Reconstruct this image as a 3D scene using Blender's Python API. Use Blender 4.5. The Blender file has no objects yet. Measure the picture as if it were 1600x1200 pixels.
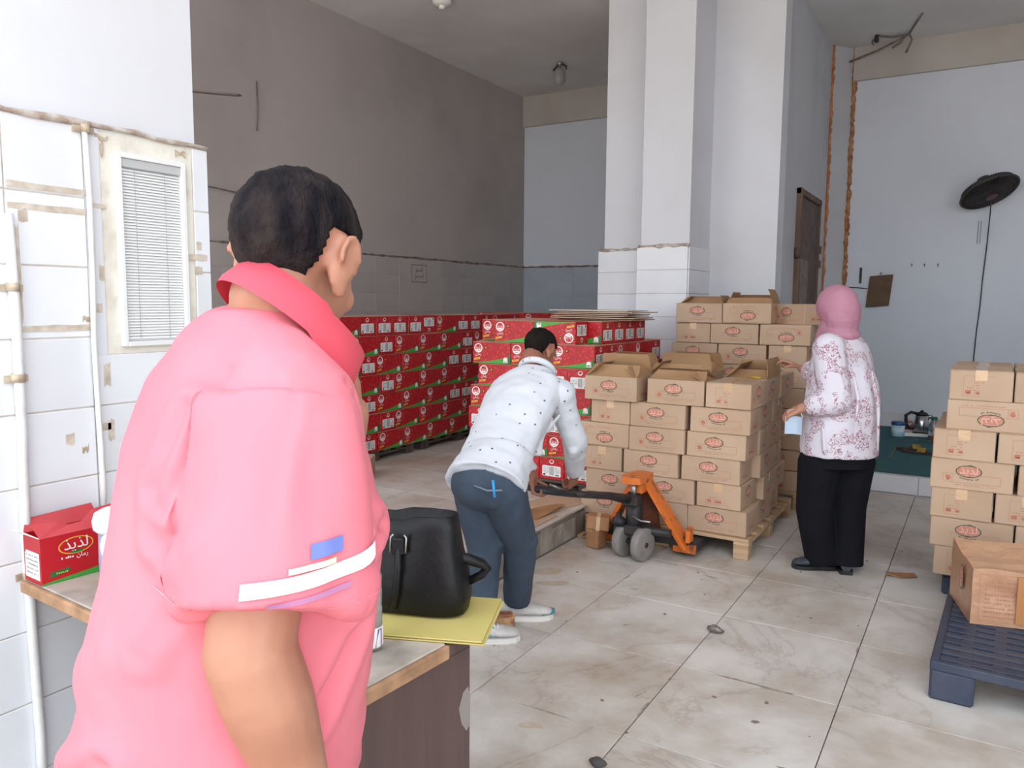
import bpy, bmesh, math, random
from mathutils import Vector, Matrix, noise
from math import sin, cos, pi, radians
random.seed(11)
scene = bpy.context.scene
COL = scene.collection

# ------------------------------------------------------------------ camera, light, exposure
cam_d = bpy.data.cameras.new('camera'); cam = bpy.data.objects.new('camera', cam_d); COL.objects.link(cam)
cam_d.sensor_fit = 'HORIZONTAL'; cam_d.sensor_width = 36.0; cam_d.lens = 36.0 * 1218.0 / 1600.0
cam_d.clip_start = 0.05; cam_d.clip_end = 200
YAW, PITCH, ROLL = radians(31.1), radians(5.95), radians(0.45)
_f = Vector((-sin(YAW) * cos(PITCH), cos(YAW) * cos(PITCH), -sin(PITCH)))
_r = Vector((cos(YAW), sin(YAW), 0)); _u = _r.cross(_f)
_r2 = _r * cos(ROLL) + _u * sin(ROLL); _u2 = -_r * sin(ROLL) + _u * cos(ROLL)
_m = Matrix((_r2, _u2, -_f)).transposed().to_4x4(); _m.translation = (0, 0, 1.5)
cam.matrix_world = _m
scene.camera = cam

world = bpy.data.worlds.new('world'); scene.world = world; world.use_nodes = True
wn = world.node_tree.nodes; bg = wn['Background']
bg.inputs[0].default_value = (0.87, 0.93, 1.0, 1); bg.inputs[1].default_value = 1.35
scene.view_settings.view_transform = 'Standard'; scene.view_settings.look = 'None'
scene.view_settings.gamma = 1.0; scene.view_settings.use_curve_mapping = False
scene.view_settings.exposure = 1.42
sun_d = bpy.data.lights.new('sun', 'SUN'); sun = bpy.data.objects.new('sun', sun_d); COL.objects.link(sun)
sun_d.energy = 5.0; sun_d.angle = radians(0.6); sun_d.color = (1.0, 0.94, 0.86)
sun.rotation_euler = Vector((0.35, -0.62, -1.15)).to_track_quat('-Z', 'Y').to_euler()   # from behind the building: lights the street, not the room
scene.cycles.max_bounces = 10; scene.cycles.diffuse_bounces = 6; scene.cycles.caustics_reflective = False
scene.cycles.caustics_refractive = False; scene.cycles.sample_clamp_indirect = 4.0

# ------------------------------------------------------------------ helpers
def lin(c):
    return c / 12.92 if c <= 0.04045 else ((c + 0.055) / 1.055) ** 2.4
def H(h):
    h = h.lstrip('#'); return tuple(lin(int(h[i:i + 2], 16) / 255) for i in (0, 2, 4)) + (1.0,)
MATS = {}
def mat(name, col, rough=0.6, metal=0.0, noise_amt=0.0, noise_scale=8.0, col2=None, bump=0.0, bump_scale=40.0, spec=0.5,
        rand=0.0, stretch=(1, 1, 1), trans=0.0, alpha=1.0, thresh=None, detail=6.0):
    if name in MATS: return MATS[name]
    m = bpy.data.materials.new(name); m.use_nodes = True; nt = m.node_tree; N = nt.nodes; L = nt.links
    p = N['Principled BSDF']; c = H(col) if isinstance(col, str) else col
    p.inputs['Base Color'].default_value = c; p.inputs['Roughness'].default_value = rough; p.inputs['Metallic'].default_value = metal
    p.inputs['Specular IOR Level'].default_value = spec
    p.inputs['Transmission Weight'].default_value = trans; p.inputs['Alpha'].default_value = alpha
    last = None
    if col2 is not None or noise_amt > 0 or bump > 0:
        tc = N.new('ShaderNodeTexCoord'); mp = N.new('ShaderNodeMapping'); mp.inputs['Scale'].default_value = stretch
        L.new(tc.outputs['Object'], mp.inputs[0])
        oi = N.new('ShaderNodeObjectInfo'); ad = N.new('ShaderNodeVectorMath'); ad.operation = 'MULTIPLY_ADD'
        cb = N.new('ShaderNodeCombineXYZ')
        for k in range(3): L.new(oi.outputs['Random'], cb.inputs[k])
        L.new(cb.outputs[0], ad.inputs[0]); ad.inputs[1].default_value = (37, 23, 11); L.new(mp.outputs[0], ad.inputs[2])
        vec = ad.outputs[0]
    if col2 is not None or noise_amt > 0:
        nz = N.new('ShaderNodeTexNoise'); nz.inputs['Scale'].default_value = noise_scale; nz.inputs['Detail'].default_value = detail
        L.new(vec, nz.inputs['Vector'])
        rp = N.new('ShaderNodeValToRGB'); lo, hi = thresh or (0.35, 0.7)
        rp.color_ramp.elements[0].position = lo; rp.color_ramp.elements[1].position = hi
        c2 = H(col2) if col2 is not None else tuple(x * (1 - noise_amt) for x in c[:3]) + (1,)
        rp.color_ramp.elements[0].color = c; rp.color_ramp.elements[1].color = c2
        L.new(nz.outputs['Fac'], rp.inputs[0]); last = rp.outputs[0]
    if rand > 0:
        oi2 = N.new('ShaderNodeObjectInfo'); mr = N.new('ShaderNodeMapRange'); mr.inputs[3].default_value = 1 - rand; mr.inputs[4].default_value = 1 + rand * 0.5
        L.new(oi2.outputs['Random'], mr.inputs[0]); mx = N.new('ShaderNodeMix'); mx.data_type = 'RGBA'; mx.blend_type = 'MULTIPLY'
        mx.inputs[0].default_value = 1.0
        if last: L.new(last, mx.inputs[6])
        else: mx.inputs[6].default_value = c
        cc = N.new('ShaderNodeCombineColor')
        for k in range(3): L.new(mr.outputs[0], cc.inputs[k])
        L.new(cc.outputs[0], mx.inputs[7]); last = mx.outputs[2]
    if last: L.new(last, p.inputs['Base Color'])
    if bump > 0:
        nb = N.new('ShaderNodeTexNoise'); nb.inputs['Scale'].default_value = bump_scale; nb.inputs['Detail'].default_value = 8
        L.new(vec, nb.inputs['Vector']); b = N.new('ShaderNodeBump'); b.inputs['Strength'].default_value = bump; b.inputs['Distance'].default_value = 0.01
        L.new(nb.outputs['Fac'], b.inputs['Height']); L.new(b.outputs[0], p.inputs['Normal'])
    MATS[name] = m; return m

class MB:
    """collects verts / faces (with a material index) for ONE mesh object"""
    def __init__(s): s.v = []; s.f = []; s.mi = []; s.sm = []
    def add(s, v, f, mi=0, smooth=False, M=None):
        o = len(s.v)
        for p in v:
            p = Vector(p); s.v.append(tuple(M @ p if M else p))
        for q in f: s.f.append(tuple(i + o for i in q)); s.mi.append(mi); s.sm.append(smooth)
    def box(s, a, b, mi=0, M=None):
        (x0, y0, z0), (x1, y1, z1) = a, b
        s.add([(x0, y0, z0), (x1, y0, z0), (x1, y1, z0), (x0, y1, z0), (x0, y0, z1), (x1, y0, z1), (x1, y1, z1), (x0, y1, z1)],
              [(0, 3, 2, 1), (4, 5, 6, 7), (0, 1, 5, 4), (1, 2, 6, 5), (2, 3, 7, 6), (3, 0, 4, 7)], mi, False, M)
    def bbox(s, a, b, bev=0.004, mi=0, M=None, seg=1):
        bm = bmesh.new(); bmesh.ops.create_cube(bm, size=1)
        for v in bm.verts: v.co = Vector([(a[k] + b[k]) / 2 + v.co[k] * (b[k] - a[k]) for k in range(3)])
        bmesh.ops.bevel(bm, geom=bm.edges[:], offset=bev, segments=seg, profile=0.5, affect='EDGES')
        s.bm(bm, mi, M)
    def bm(s, bm, mi=0, M=None, smooth=False):
        bm.verts.index_update(); s.add([v.co.copy() for v in bm.verts], [[v.index for v in f.verts] for f in bm.faces], mi, smooth, M); bm.free()
    def tube(s, pts, rad, n=10, mi=0, cap=True, smooth=True, closed=False):
        pts = [Vector(p) for p in pts]; m = len(pts); rad = rad if isinstance(rad, (list, tuple)) else [rad] * m
        o = len(s.v); prev = None
        for i, p in enumerate(pts):
            if closed: t = pts[(i + 1) % m] - pts[i - 1]
            else: t = pts[min(i + 1, m - 1)] - pts[max(i - 1, 0)]
            t.normalize()
            if prev is None:
                a = Vector((0, 0, 1)) if abs(t.z) < 0.9 else Vector((1, 0, 0))
            else: a = prev
            a = (a - t * a.dot(t)); a.normalize(); prev = a; b = t.cross(a)
            for k in range(n):
                an = 2 * pi * k / n; s.v.append(tuple(p + (a * cos(an) + b * sin(an)) * rad[i]))
        rng = range(m) if closed else range(m - 1)
        for i in rng:
            j = (i + 1) % m
            for k in range(n):
                k2 = (k + 1) % n; s.f.append((o + i * n + k, o + i * n + k2, o + j * n + k2, o + j * n + k)); s.mi.append(mi); s.sm.append(smooth)
        if cap and not closed:
            s.f.append(tuple(o + k for k in reversed(range(n)))); s.mi.append(mi); s.sm.append(False)
            s.f.append(tuple(o + (m - 1) * n + k for k in range(n))); s.mi.append(mi); s.sm.append(False)
    def cyl(s, p0, p1, r, r1=None, n=16, mi=0): s.tube([p0, p1], [r, r if r1 is None else r1], n, mi, True, True)
    def lathe(s, prof, n=24, mi=0, M=None, smooth=True):
        v = []; f = []
        for r, z in prof:
            for k in range(n): v.append((r * cos(2 * pi * k / n), r * sin(2 * pi * k / n), z))
        for i in range(len(prof) - 1):
            for k in range(n):
                k2 = (k + 1) % n; f.append((i * n + k, i * n + k2, (i + 1) * n + k2, (i + 1) * n + k))
        f.append(tuple(reversed(range(n)))); f.append(tuple((len(prof) - 1) * n + k for k in range(n)))
        s.add(v, f, mi, smooth, M)
    def loft(s, rings, n=28, mi=0, smooth=True, cap=True):
        """rings: (centre, axis a, axis b) ellipses"""
        o = len(s.v)
        for c, a, b in rings:
            c, a, b = Vector(c), Vector(a), Vector(b)
            for k in range(n): s.v.append(tuple(c + a * cos(2 * pi * k / n) + b * sin(2 * pi * k / n)))
        for i in range(len(rings) - 1):
            for k in range(n):
                k2 = (k + 1) % n; s.f.append((o + i * n + k, o + i * n + k2, o + (i + 1) * n + k2, o + (i + 1) * n + k)); s.mi.append(mi); s.sm.append(smooth)
        if cap:
            s.f.append(tuple(o + k for k in reversed(range(n)))); s.mi.append(mi); s.sm.append(False)
            s.f.append(tuple(o + (len(rings) - 1) * n + k for k in range(n))); s.mi.append(mi); s.sm.append(False)
    def ell(s, c, r, R=None, sub=3, mi=0):
        bm = bmesh.new(); bmesh.ops.create_icosphere(bm, subdivisions=sub, radius=1)
        M = Matrix.Translation(Vector(c)) @ ((R.to_4x4()) if R else Matrix.Identity(4)) @ Matrix.Diagonal(Vector((r[0], r[1], r[2], 1)))
        s.bm(bm, mi, M, True)
    def capsule(s, p0, r0, p1, r1, sub=2):
        p0, p1 = Vector(p0), Vector(p1)
        s.tube([p0, p1], [r0, r1], 14); s.ell(p0, (r0,) * 3, sub=sub); s.ell(p1, (r1,) * 3, sub=sub)
    def chain(s, pts, rad):
        for i in range(len(pts) - 1): s.capsule(pts[i], rad[i], pts[i + 1], rad[i + 1])
    def poly(s, pts2, z0, z1, mi=0, M=None):
        n = len(pts2)
        v = [(x, y, z0) for x, y in pts2] + [(x, y, z1) for x, y in pts2]
        f = [tuple(reversed(range(n))), tuple(range(n, 2 * n))] + [(i, (i + 1) % n, n + (i + 1) % n, n + i) for i in range(n)]
        s.add(v, f, mi, False, M)
    def mesh(s, name, mats):
        me = bpy.data.meshes.new(name); me.from_pydata(s.v, [], s.f)
        for m in (mats if isinstance(mats, (list, tuple)) else [mats]): me.materials.append(m)
        me.polygons.foreach_set('material_index', s.mi); me.polygons.foreach_set('use_smooth', s.sm); me.update()
        return me
    def obj(s, name, mats, parent=None, loc=None, rot=None): return link(name, s.mesh(name, mats), parent, loc, rot)

def link(name, me, parent=None, loc=None, rot=None):
    o = bpy.data.objects.new(name, me); COL.objects.link(o)
    if parent: o.parent = parent
    if loc is not None: o.location = loc
    if rot is not None: o.rotation_euler = rot
    return o
def tag(o, label, cat, group=None):
    o['label'] = label; o['category'] = cat
    if group: o['group'] = group
    return o
def empty(name, loc, label, cat, group=None, rz=0.0):
    o = bpy.data.objects.new(name, None); COL.objects.link(o); o.location = loc; o.rotation_euler = (0, 0, rz); o.empty_display_size = 0.1
    return tag(o, label, cat, group)
def structure(o, label=None):
    o['kind'] = 'structure'
    if label: o['label'] = label
    return o
def copy_tree(o, parent=None):
    c = o.copy(); COL.objects.link(c)
    if parent: c.parent = parent
    for ch in list(o.children): copy_tree(ch, c)
    return c
def subdivide_noise(me, amp, sc, seed=0.0):
    for v in me.vertices:
        n = noise.noise_vector(v.co * sc + Vector((seed, seed, seed))); v.co += n * amp
    me.update()
def text_geo(s, width, cx, cy):
    """flat text centred at (cx, cy) and `width` wide, returned as verts / faces in the XY plane"""
    c = bpy.data.curves.new('text', 'FONT'); c.body = s; c.size = 1; c.resolution_u = 2
    o = bpy.data.objects.new('text', c); COL.objects.link(o)
    dg = bpy.context.evaluated_depsgraph_get(); me = bpy.data.meshes.new_from_object(o.evaluated_get(dg))
    v = [x.co.copy() for x in me.vertices]; f = [list(p.vertices) for p in me.polygons]
    bpy.data.objects.remove(o); bpy.data.curves.remove(c); bpy.data.meshes.remove(me)
    x0, x1 = min(p.x for p in v), max(p.x for p in v); y0, y1 = min(p.y for p in v), max(p.y for p in v)
    k = width / (x1 - x0)
    return [(cx + (p.x - (x0 + x1) / 2) * k, cy + (p.y - (y0 + y1) / 2) * k) for p in v], f
def rev(l): return ''.join(chr(x) for x in reversed(l))
W_LOGO = rev([0xFEDF, 0xFEAC, 0xFEF3, 0xFEAC])
W_DEPT = rev([0xFED7, 0xFEB4, 0xFEE2])
W_RET = rev([0x627, 0xFEDF, 0xFEE4, 0xFEAE, 0xFE97, 0xFEA0, 0xFECA])

# ------------------------------------------------------------------ materials of the room
M_WALL = mat('white_paint', '#D8D9DF', 0.75, noise_scale=1.2, col2='#CCCBCC', thresh=(0.45, 0.85), bump=0.12, bump_scale=14)
M_GREYWALL = mat('grey_paint', '#B3ABA7', 0.8, noise_scale=0.9, col2='#9E9590', thresh=(0.4, 0.8), bump=0.12, bump_scale=12)
M_BACKWALL = mat('pale_blue_paint', '#D6DAE2', 0.75, noise_scale=0.8, col2='#CBCED5', thresh=(0.4, 0.8), bump=0.1, bump_scale=12)
M_PARTWALL = mat('dull_grey_paint', '#C3C4C8', 0.8, noise_scale=1.1, col2='#AEADAF', thresh=(0.4, 0.8), bump=0.12, bump_scale=12)
M_CEIL = mat('ceiling_paint', '#E2E0DF', 0.85, noise_scale=1.0, col2='#CCC7C4', thresh=(0.4, 0.8), bump=0.25, bump_scale=10)
M_WTILE = mat('glazed_tile', '#E2E4E9', 0.3, noise_scale=2.5, col2='#D6D7DA', thresh=(0.45, 0.85), rand=0.04)
M_GTILE = mat('dull_tile', '#B3ADA9', 0.4, noise_scale=2.5, col2='#A59E99', thresh=(0.45, 0.85), rand=0.04)
M_GROUT = mat('grout', '#A9A39B', 0.9)
M_EDGE = mat('tile_edge_mortar', '#A08B7C', 0.9, noise_scale=20, col2='#C9C2BA', thresh=(0.4, 0.65), bump=0.5, bump_scale=60)
M_PLASTER = mat('rough_plaster', '#E0DCD1', 0.9, noise_scale=9, col2='#B9AFA0', thresh=(0.5, 0.8), bump=0.4, bump_scale=40)
M_CONC = mat('concrete', '#8E8780', 0.9, noise_scale=6, col2='#6F675F', bump=0.4, bump_scale=30)
M_OUT = mat('pavement', '#B5AFA6', 0.9, noise_scale=2, col2='#A29A90')
M_CARD = mat('cardboard', '#BFA38A', 0.75, noise_scale=3, col2='#B4977C', rand=0.07, bump=0.05, bump_scale=25)

def marble():
    m = bpy.data.materials.new('marble'); m.use_nodes = True; N = m.node_tree.nodes; L = m.node_tree.links; p = N['Principled BSDF']
    p.inputs['Roughness'].default_value = 0.38; p.inputs['Specular IOR Level'].default_value = 0.35
    tc = N.new('ShaderNodeTexCoord'); oi = N.new('ShaderNodeObjectInfo'); cb = N.new('ShaderNodeCombineXYZ')
    for k in range(3): L.new(oi.outputs['Random'], cb.inputs[k])
    ad = N.new('ShaderNodeVectorMath'); ad.operation = 'MULTIPLY_ADD'; L.new(cb.outputs[0], ad.inputs[0]); ad.inputs[1].default_value = (31, 17, 7)
    L.new(tc.outputs['Object'], ad.inputs[2])
    nz = N.new('ShaderNodeTexNoise'); nz.inputs['Scale'].default_value = 1.1; nz.inputs['Detail'].default_value = 8; nz.inputs['Distortion'].default_value = 0.6; nz.inputs['Roughness'].default_value = 0.62
    L.new(ad.outputs[0], nz.inputs['Vector'])
    # veins: thin band where the noise crosses 0.5
    ma = N.new('ShaderNodeMath'); ma.operation = 'SUBTRACT'; L.new(nz.outputs['Fac'], ma.inputs[0]); ma.inputs[1].default_value = 0.5
    ab = N.new('ShaderNodeMath'); ab.operation = 'ABSOLUTE'; L.new(ma.outputs[0], ab.inputs[0])
    rp = N.new('ShaderNodeValToRGB'); e = rp.color_ramp.elements
    e[0].position = 0.0; e[0].color = H('#BDB3AA'); e[1].position = 0.012; e[1].color = H('#CAC4BD')
    x = e.new(0.09); x.color = H('#D2CDC7')
    L.new(ab.outputs[0], rp.inputs[0])
    # dirt, fixed to the floor (world position)
    n2 = N.new('ShaderNodeTexNoise'); n2.inputs['Scale'].default_value = 1.3; n2.inputs['Detail'].default_value = 9; n2.inputs['Roughness'].default_value = 0.65
    ge = N.new('ShaderNodeNewGeometry'); L.new(ge.outputs['Position'], n2.inputs['Vector'])
    r2 = N.new('ShaderNodeValToRGB'); r2.color_ramp.elements[0].position = 0.42; r2.color_ramp.elements[0].color = H('#FFFFFF')
    r2.color_ramp.elements[1].position = 0.74; r2.color_ramp.elements[1].color = H('#BCA68E'); L.new(n2.outputs['Fac'], r2.inputs[0])
    mx = N.new('ShaderNodeMix'); mx.data_type = 'RGBA'; mx.blend_type = 'MULTIPLY'; mx.inputs[0].default_value = 0.95
    L.new(rp.outputs[0], mx.inputs[6]); L.new(r2.outputs[0], mx.inputs[7]); L.new(mx.outputs[2], p.inputs['Base Color'])
    return m
M_MARBLE = marble()

# ------------------------------------------------------------------ the setting
CZ = 4.36           # ceiling
XL, XP, YB = -5.705, -1.614, 9.75   # left wall, partition wall, back wall
PL = 0.18           # height of the raised floor on the left
def slab(name, a, b, m, label=None):
    q = MB(); q.box(a, b); return structure(q.obj(name, m), label)
def tile_mesh(w, d, h, m, bev=0.003):
    q = MB(); q.bbox((-w / 2, -d / 2, -h), (w / 2, d / 2, 0), bev); return q.mesh('tile', m)

floor = slab('floor', (-2.17, 0.9, -0.12), (3.4, 9.9, -0.014), M_GROUT)
ts = {}
def floor_tiles(parent, xs, ys, z, m):
    for i in range(len(xs) - 1):
        for j in range(len(ys) - 1):
            w, d = round(xs[i + 1] - xs[i] - 0.004, 3), round(ys[j + 1] - ys[j] - 0.004, 3)
            if w < 0.03 or d < 0.03: continue
            k = (w, d, m.name)
            if k not in ts: ts[k] = tile_mesh(w, d, 0.014, m, 0.0015)
            link('tile', ts[k], parent, ((xs[i] + xs[i + 1]) / 2, (ys[j] + ys[j + 1]) / 2, z + random.uniform(-0.0006, 0)))
def steps(a, b, start, st):
    out = [a]; x = start
    while x < a + 1e-3: x += st
    while x < b - 1e-3: out.append(x); x += st
    return out + [b]
floor_tiles(floor, steps(-2.17, 3.4, -1.61 - 0.61 * 3, 0.611), steps(0.9, 6.84, 3.035 - 0.62 * 4, 0.62), 0.0, M_MARBLE)
raised = slab('floor_raised_left', (XL, 1.72, -0.12), (-2.19, YB, PL - 0.014), M_CONC, 'raised concrete floor on the left with worn marble tiles')
floor_tiles(raised, steps(XL, -2.17, -2.17 - 0.611 * 6, 0.611), steps(1.72, YB, 1.72, 0.62), PL, M_MARBLE)
# kerb face of the raised floor: small upright tiles, chipped
M_KERB = mat('kerb_tile', '#A59C92', 0.7, noise_scale=7, col2='#7B7168', rand=0.2, bump=0.4, bump_scale=40)
y = 1.72
while y < 4.75:
    w = random.choice((0.14, 0.16, 0.1)); hgt = random.uniform(0.12, 0.165)
    q = MB(); q.bbox((-0.012, 0.002, 0.002), (0.008, w - 0.003, hgt), 0.003); q.obj('tile', M_KERB, raised, (-2.186, y, 0)); y += w
platform = slab('floor_raised_right', (XP, 6.86, -0.12), (3.4, YB, 0.146), M_WALL, 'raised floor at the back on the right with white tiled edge')
tl = tile_mesh(0.41, 0.02, 0.14, M_WTILE, 0.002)
for k in range(13): link('tile', tl, platform, (XP + 0.21 + k * 0.414, 6.852, 0.147))
outside = slab('ground_outside', (-30, -40, -0.14), (30, 0.9, -0.012), M_OUT)
ceil = slab('ceiling', (XL - 0.2, 1.0, CZ), (3.6, YB + 0.2, CZ + 0.25), M_CEIL)
# left room
wl = slab('wall_left', (XL - 0.2, 1.0, -0.1), (XL, YB + 0.2, CZ), M_GREYWALL)
wb = slab('wall_back', (XL, YB, -0.1), (XP, YB + 0.2, CZ), M_BACKWALL)
wbr = slab('wall_back_right', (XP, YB, -0.1), (3.6, YB + 0.2, CZ), M_BACKWALL)
wr = slab('wall_right', (3.4, 1.0, -0.1), (3.6, YB, CZ), M_WALL)
M_BEAM = mat('beam_paint', '#C2BCB4', 0.85, noise_scale=1.0, col2='#AFA69D', bump=0.2, bump_scale=12)
slab('trim_1', (XL, YB - 0.05, 3.95), (-2.85, YB, CZ), M_BEAM, 'plastered beam along the top of the back wall of the left room')
slab('trim_2', (-1.42, YB - 0.05, 4.0), (3.4, YB, CZ), M_BEAM, 'plastered beam along the top of the back wall on the right')
def wall_tiles(parent, M, us, zs, m, th=0.014):
    """M maps (u, out, z) to the world; tiles stand `th` proud"""
    for i in range(len(us) - 1):
        for j in range(len(zs) - 1):
            w, h = round(us[i + 1] - us[i] - 0.004, 3), round(zs[j + 1] - zs[j] - 0.004, 3)
            if w < 0.02 or h < 0.02: continue
            k = (w, h, m.name, 'w')
            if k not in ts:
                q = MB(); q.bbox((-w / 2, 0, -h / 2), (w / 2, th, h / 2), 0.002); ts[k] = q.mesh('tile', m)
            o = link('tile', ts[k], parent); o.matrix_local = M @ Matrix.Translation(((us[i] + us[i + 1]) / 2, random.uniform(-0.001, 0.001), (zs[j] + zs[j + 1]) / 2))
M_BED = mat('pale_grout', '#C4BDB4', .9, noise_scale=15, col2='#A3988C', thresh=(.45, .75))
def bed(parent, M, u0, u1, z0, z1, th, m):
    q = MB(); q.box((u0, 0, z0), (u1, th, z1)); o = q.obj('grout_bed', m, parent); o.matrix_local = M
def frame(origin, u, out):
    u, out = Vector(u), Vector(out); R = Matrix((u, out, Vector((0, 0, 1)))).transposed().to_4x4(); R.translation = origin; return R
fl = frame((XL, 0, 0), (0, -1, 0), (1, 0, 0))
M_GROUT2 = None
us = [-YB + 0.4 * k for k in range(20)] + [-1.75]
bed(wl, fl, -YB, -1.75, .18, 2.0, .0115, M_GTILE); wall_tiles(wl, fl, us, [1.18, 1.386, 1.592, 1.798, 2.0], M_GTILE)
wall_tiles(wl, fl, [-YB, -6, -1.75], [0.18, 1.18], M_GTILE)
fb = frame((0, YB, 0), (1, 0, 0), (0, -1, 0))
M_BTILE = mat('blue_grey_tile', '#B4BBC4', 0.4, noise_scale=2.5, col2='#A6ABB2', thresh=(0.45, 0.85), rand=0.03)
bed(wb, fb, XL, -2.9, .18, 2.0, .0115, M_BTILE); wall_tiles(wb, fb, steps(XL, -2.9, XL, 0.4), [0.18, 0.6, 1.0, 1.386, 1.592, 1.798, 2.0], M_BTILE)
def ragged(name, pts, m, parent, r=0.012, n=7):
    """rough line of mortar along the top of the tiling"""
    q = MB(); P = []; R = []
    for a, b in zip(pts[:-1], pts[1:]):
        a, b = Vector(a), Vector(b); k = max(2, int((b - a).length / 0.06))
        for i in range(k): P.append(a.lerp(b, i / k) + Vector((0, 0, random.uniform(-.004, .006)))); R.append(r * random.uniform(0.5, 1.25))
    P.append(Vector(pts[-1])); R.append(r); q.tube(P, R, n); return q.obj(name, m, parent)
M_DARKLINE = mat('dirty_mortar', '#6B5F58', 0.95, noise_scale=20, col2='#8E8178')
ragged('mortar_edge', [(XL + 0.008, 1.8, 2.004), (XL + 0.008, YB, 2.004)], M_DARKLINE, wl, 0.014)
ragged('mortar_edge', [(XL, YB - 0.008, 2.004), (-3.0, YB - 0.008, 2.004)], M_DARKLINE, wb, 0.014)
# loose cables on the left wall
q = MB(); q.tube([(XL + .02, 4.3 + .2 * k, 2.46 - .012 * k + .01 * sin(k)) for k in range(8)], .006, 6); tag(q.obj('wall_cable', M_DARKLINE), 'thin dark cable running along the grey left wall beside the pillar', 'cable')
q = MB(); q.tube([(XL + .012, 4.98, 3.45), (XL + .014, 4.985, 3.2), (XL + .012, 4.97, 3.02)], .006, 6); tag(q.obj('wall_wire', M_DARKLINE), 'short wire hanging on the grey left wall below the fan blade', 'wire')

# partition with its two columns, between the rooms
part = slab('wall_partition', (XP - 0.22, 7.42, -0.1), (XP, YB, CZ), M_PARTWALL)
c2 = slab('column_right', (-2.218, 7.19, -0.1), (XP, 7.42, CZ), M_WALL, 'wide white column in front of the partition wall, right of the shaded strip')
c1 = slab('column_middle', (-2.66, 6.62, -0.1), (-2.218, 7.3, CZ), M_WALL, 'white column standing furthest forward, tiled below')
c0 = slab('column_left', (-3.18, 6.98, -0.1), (-2.66, 7.3, CZ), M_WALL, 'white column strip at the left of the forward column, tiled below')
slab('wall_partition_back', (-3.18, 7.3, -0.1), (-2.9, YB, CZ), M_BACKWALL)
zt = [0.18, 0.4, 0.6, 0.8, 1.0, 1.19, 1.386, 1.592, 1.798, 2.0]
bed(c1, frame((0, 6.62, 0), (1, 0, 0), (0, -1, 0)), -2.688, -2.22, .18, 2.0, .022, M_BED); bed(c0, frame((0, 6.98, 0), (1, 0, 0), (0, -1, 0)), -3.233, -2.66, .18, 2.0, .022, M_BED)
wall_tiles(c1, frame((0, 6.62, 0), (1, 0, 0), (0, -1, 0)), [-2.69, -2.218], zt, M_WTILE, 0.025)
wall_tiles(c1, frame((-2.218, 0, 0), (0, 1, 0), (1, 0, 0)), [6.6, 7.19], zt, M_WTILE, 0.012)
wall_tiles(c0, frame((0, 6.98, 0), (1, 0, 0), (0, -1, 0)), [-3.235, -2.66], zt, M_WTILE, 0.025)
ragged('mortar_edge', [(-2.68, 6.605, 2.005), (-2.21, 6.605, 2.005)], M_EDGE, c1, 0.02)
ragged('mortar_edge', [(-3.22, 6.965, 2.005), (-2.68, 6.965, 2.005)], M_EDGE, c0, 0.016)

# near pillar on the left: white, tiled to 2 m, with a small window
pil = slab('wall_near_left', (-2.95, -0.6, -0.1), (-2.22, 1.68, CZ), M_WALL, 'bright white near wall on the left, tiled to above head height')
fp = frame((-2.22, 0, 0), (0, 1, 0), (1, 0, 0))
zp = [0.0, 0.18, 0.385, 0.59, 0.79, 0.99, 1.19, 1.392, 1.59, 1.785, 1.985]
bed(pil, fp, -.5, 1.3, 0, 1.985, .017, M_BED); bed(pil, fp, 1.3, 1.713, 0, 1.34, .017, M_BED); bed(pil, fp, 1.655, 1.713, 1.34, 1.985, .017, M_BED); wall_tiles(pil, fp, [-0.5, -0.1, 0.3, 0.7, 1.085, 1.3], zp, M_WTILE, 0.02)
wall_tiles(pil, fp, [1.3, 1.715], zp[:7] + [1.34], M_WTILE, 0.02)
wall_tiles(pil, fp, [1.655, 1.715], [1.34, 1.59, 1.785, 1.985], M_WTILE, 0.02)
wall_tiles(pil, frame((0, 1.68, 0), (-1, 0, 0), (0, 1, 0)), [2.205, 2.6, 2.94], zp, M_WTILE, 0.035)
q = MB(); q.box((-2.222, 1.345, 1.335), (-2.205, 1.395, 1.985)); q.box((-2.222, 1.62, 1.335), (-2.205, 1.655, 1.985)); q.box((-2.222, 1.395, 1.93), (-2.205, 1.62, 1.985)); q.box((-2.222, 1.395, 1.335), (-2.205, 1.62, 1.362))
q.obj('plaster_surround', M_PLASTER, pil)
q = MB(); q.box((-2.222, 1.3, 1.335), (-2.2, 1.345, 1.985)); q.obj('plaster_strip', M_WALL, pil)
ragged('mortar_edge', [(-2.2, -0.5, 1.99), (-2.2, 1.715, 1.99), (-2.5, 1.715, 1.99)], M_EDGE, pil, 0.010)
M_TAPE = mat('tape_residue', '#B5A797', 0.6, noise_scale=30, col2='#D5CCBE', thresh=(0.35, 0.7))
M_FLAKE = mat('peeling_paint', '#9C8A76', 0.9, noise_scale=30, col2='#CDBFA9')
def patch(y0, y1, z0, z1, m=M_TAPE, x=-2.199, jag=0.15):
    w, h = y1 - y0, z1 - z0; pts = []
    for t in range(5): pts.append((y0 + w * t / 4, z0 + h * random.uniform(0, jag)))
    for t in range(5): pts.append((y1 - w * t / 4, z1 - h * random.uniform(0, jag)))
    q = MB(); q.add([(x, a, b) for a, b in pts] + [(x - .0015, a, b) for a, b in pts],
                    [tuple(range(10)), tuple(reversed(range(10, 20)))] + [(i, (i + 1) % 10, 10 + (i + 1) % 10, 10 + i) for i in range(10)])
    q.obj('tape_residue', m, pil)
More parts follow.
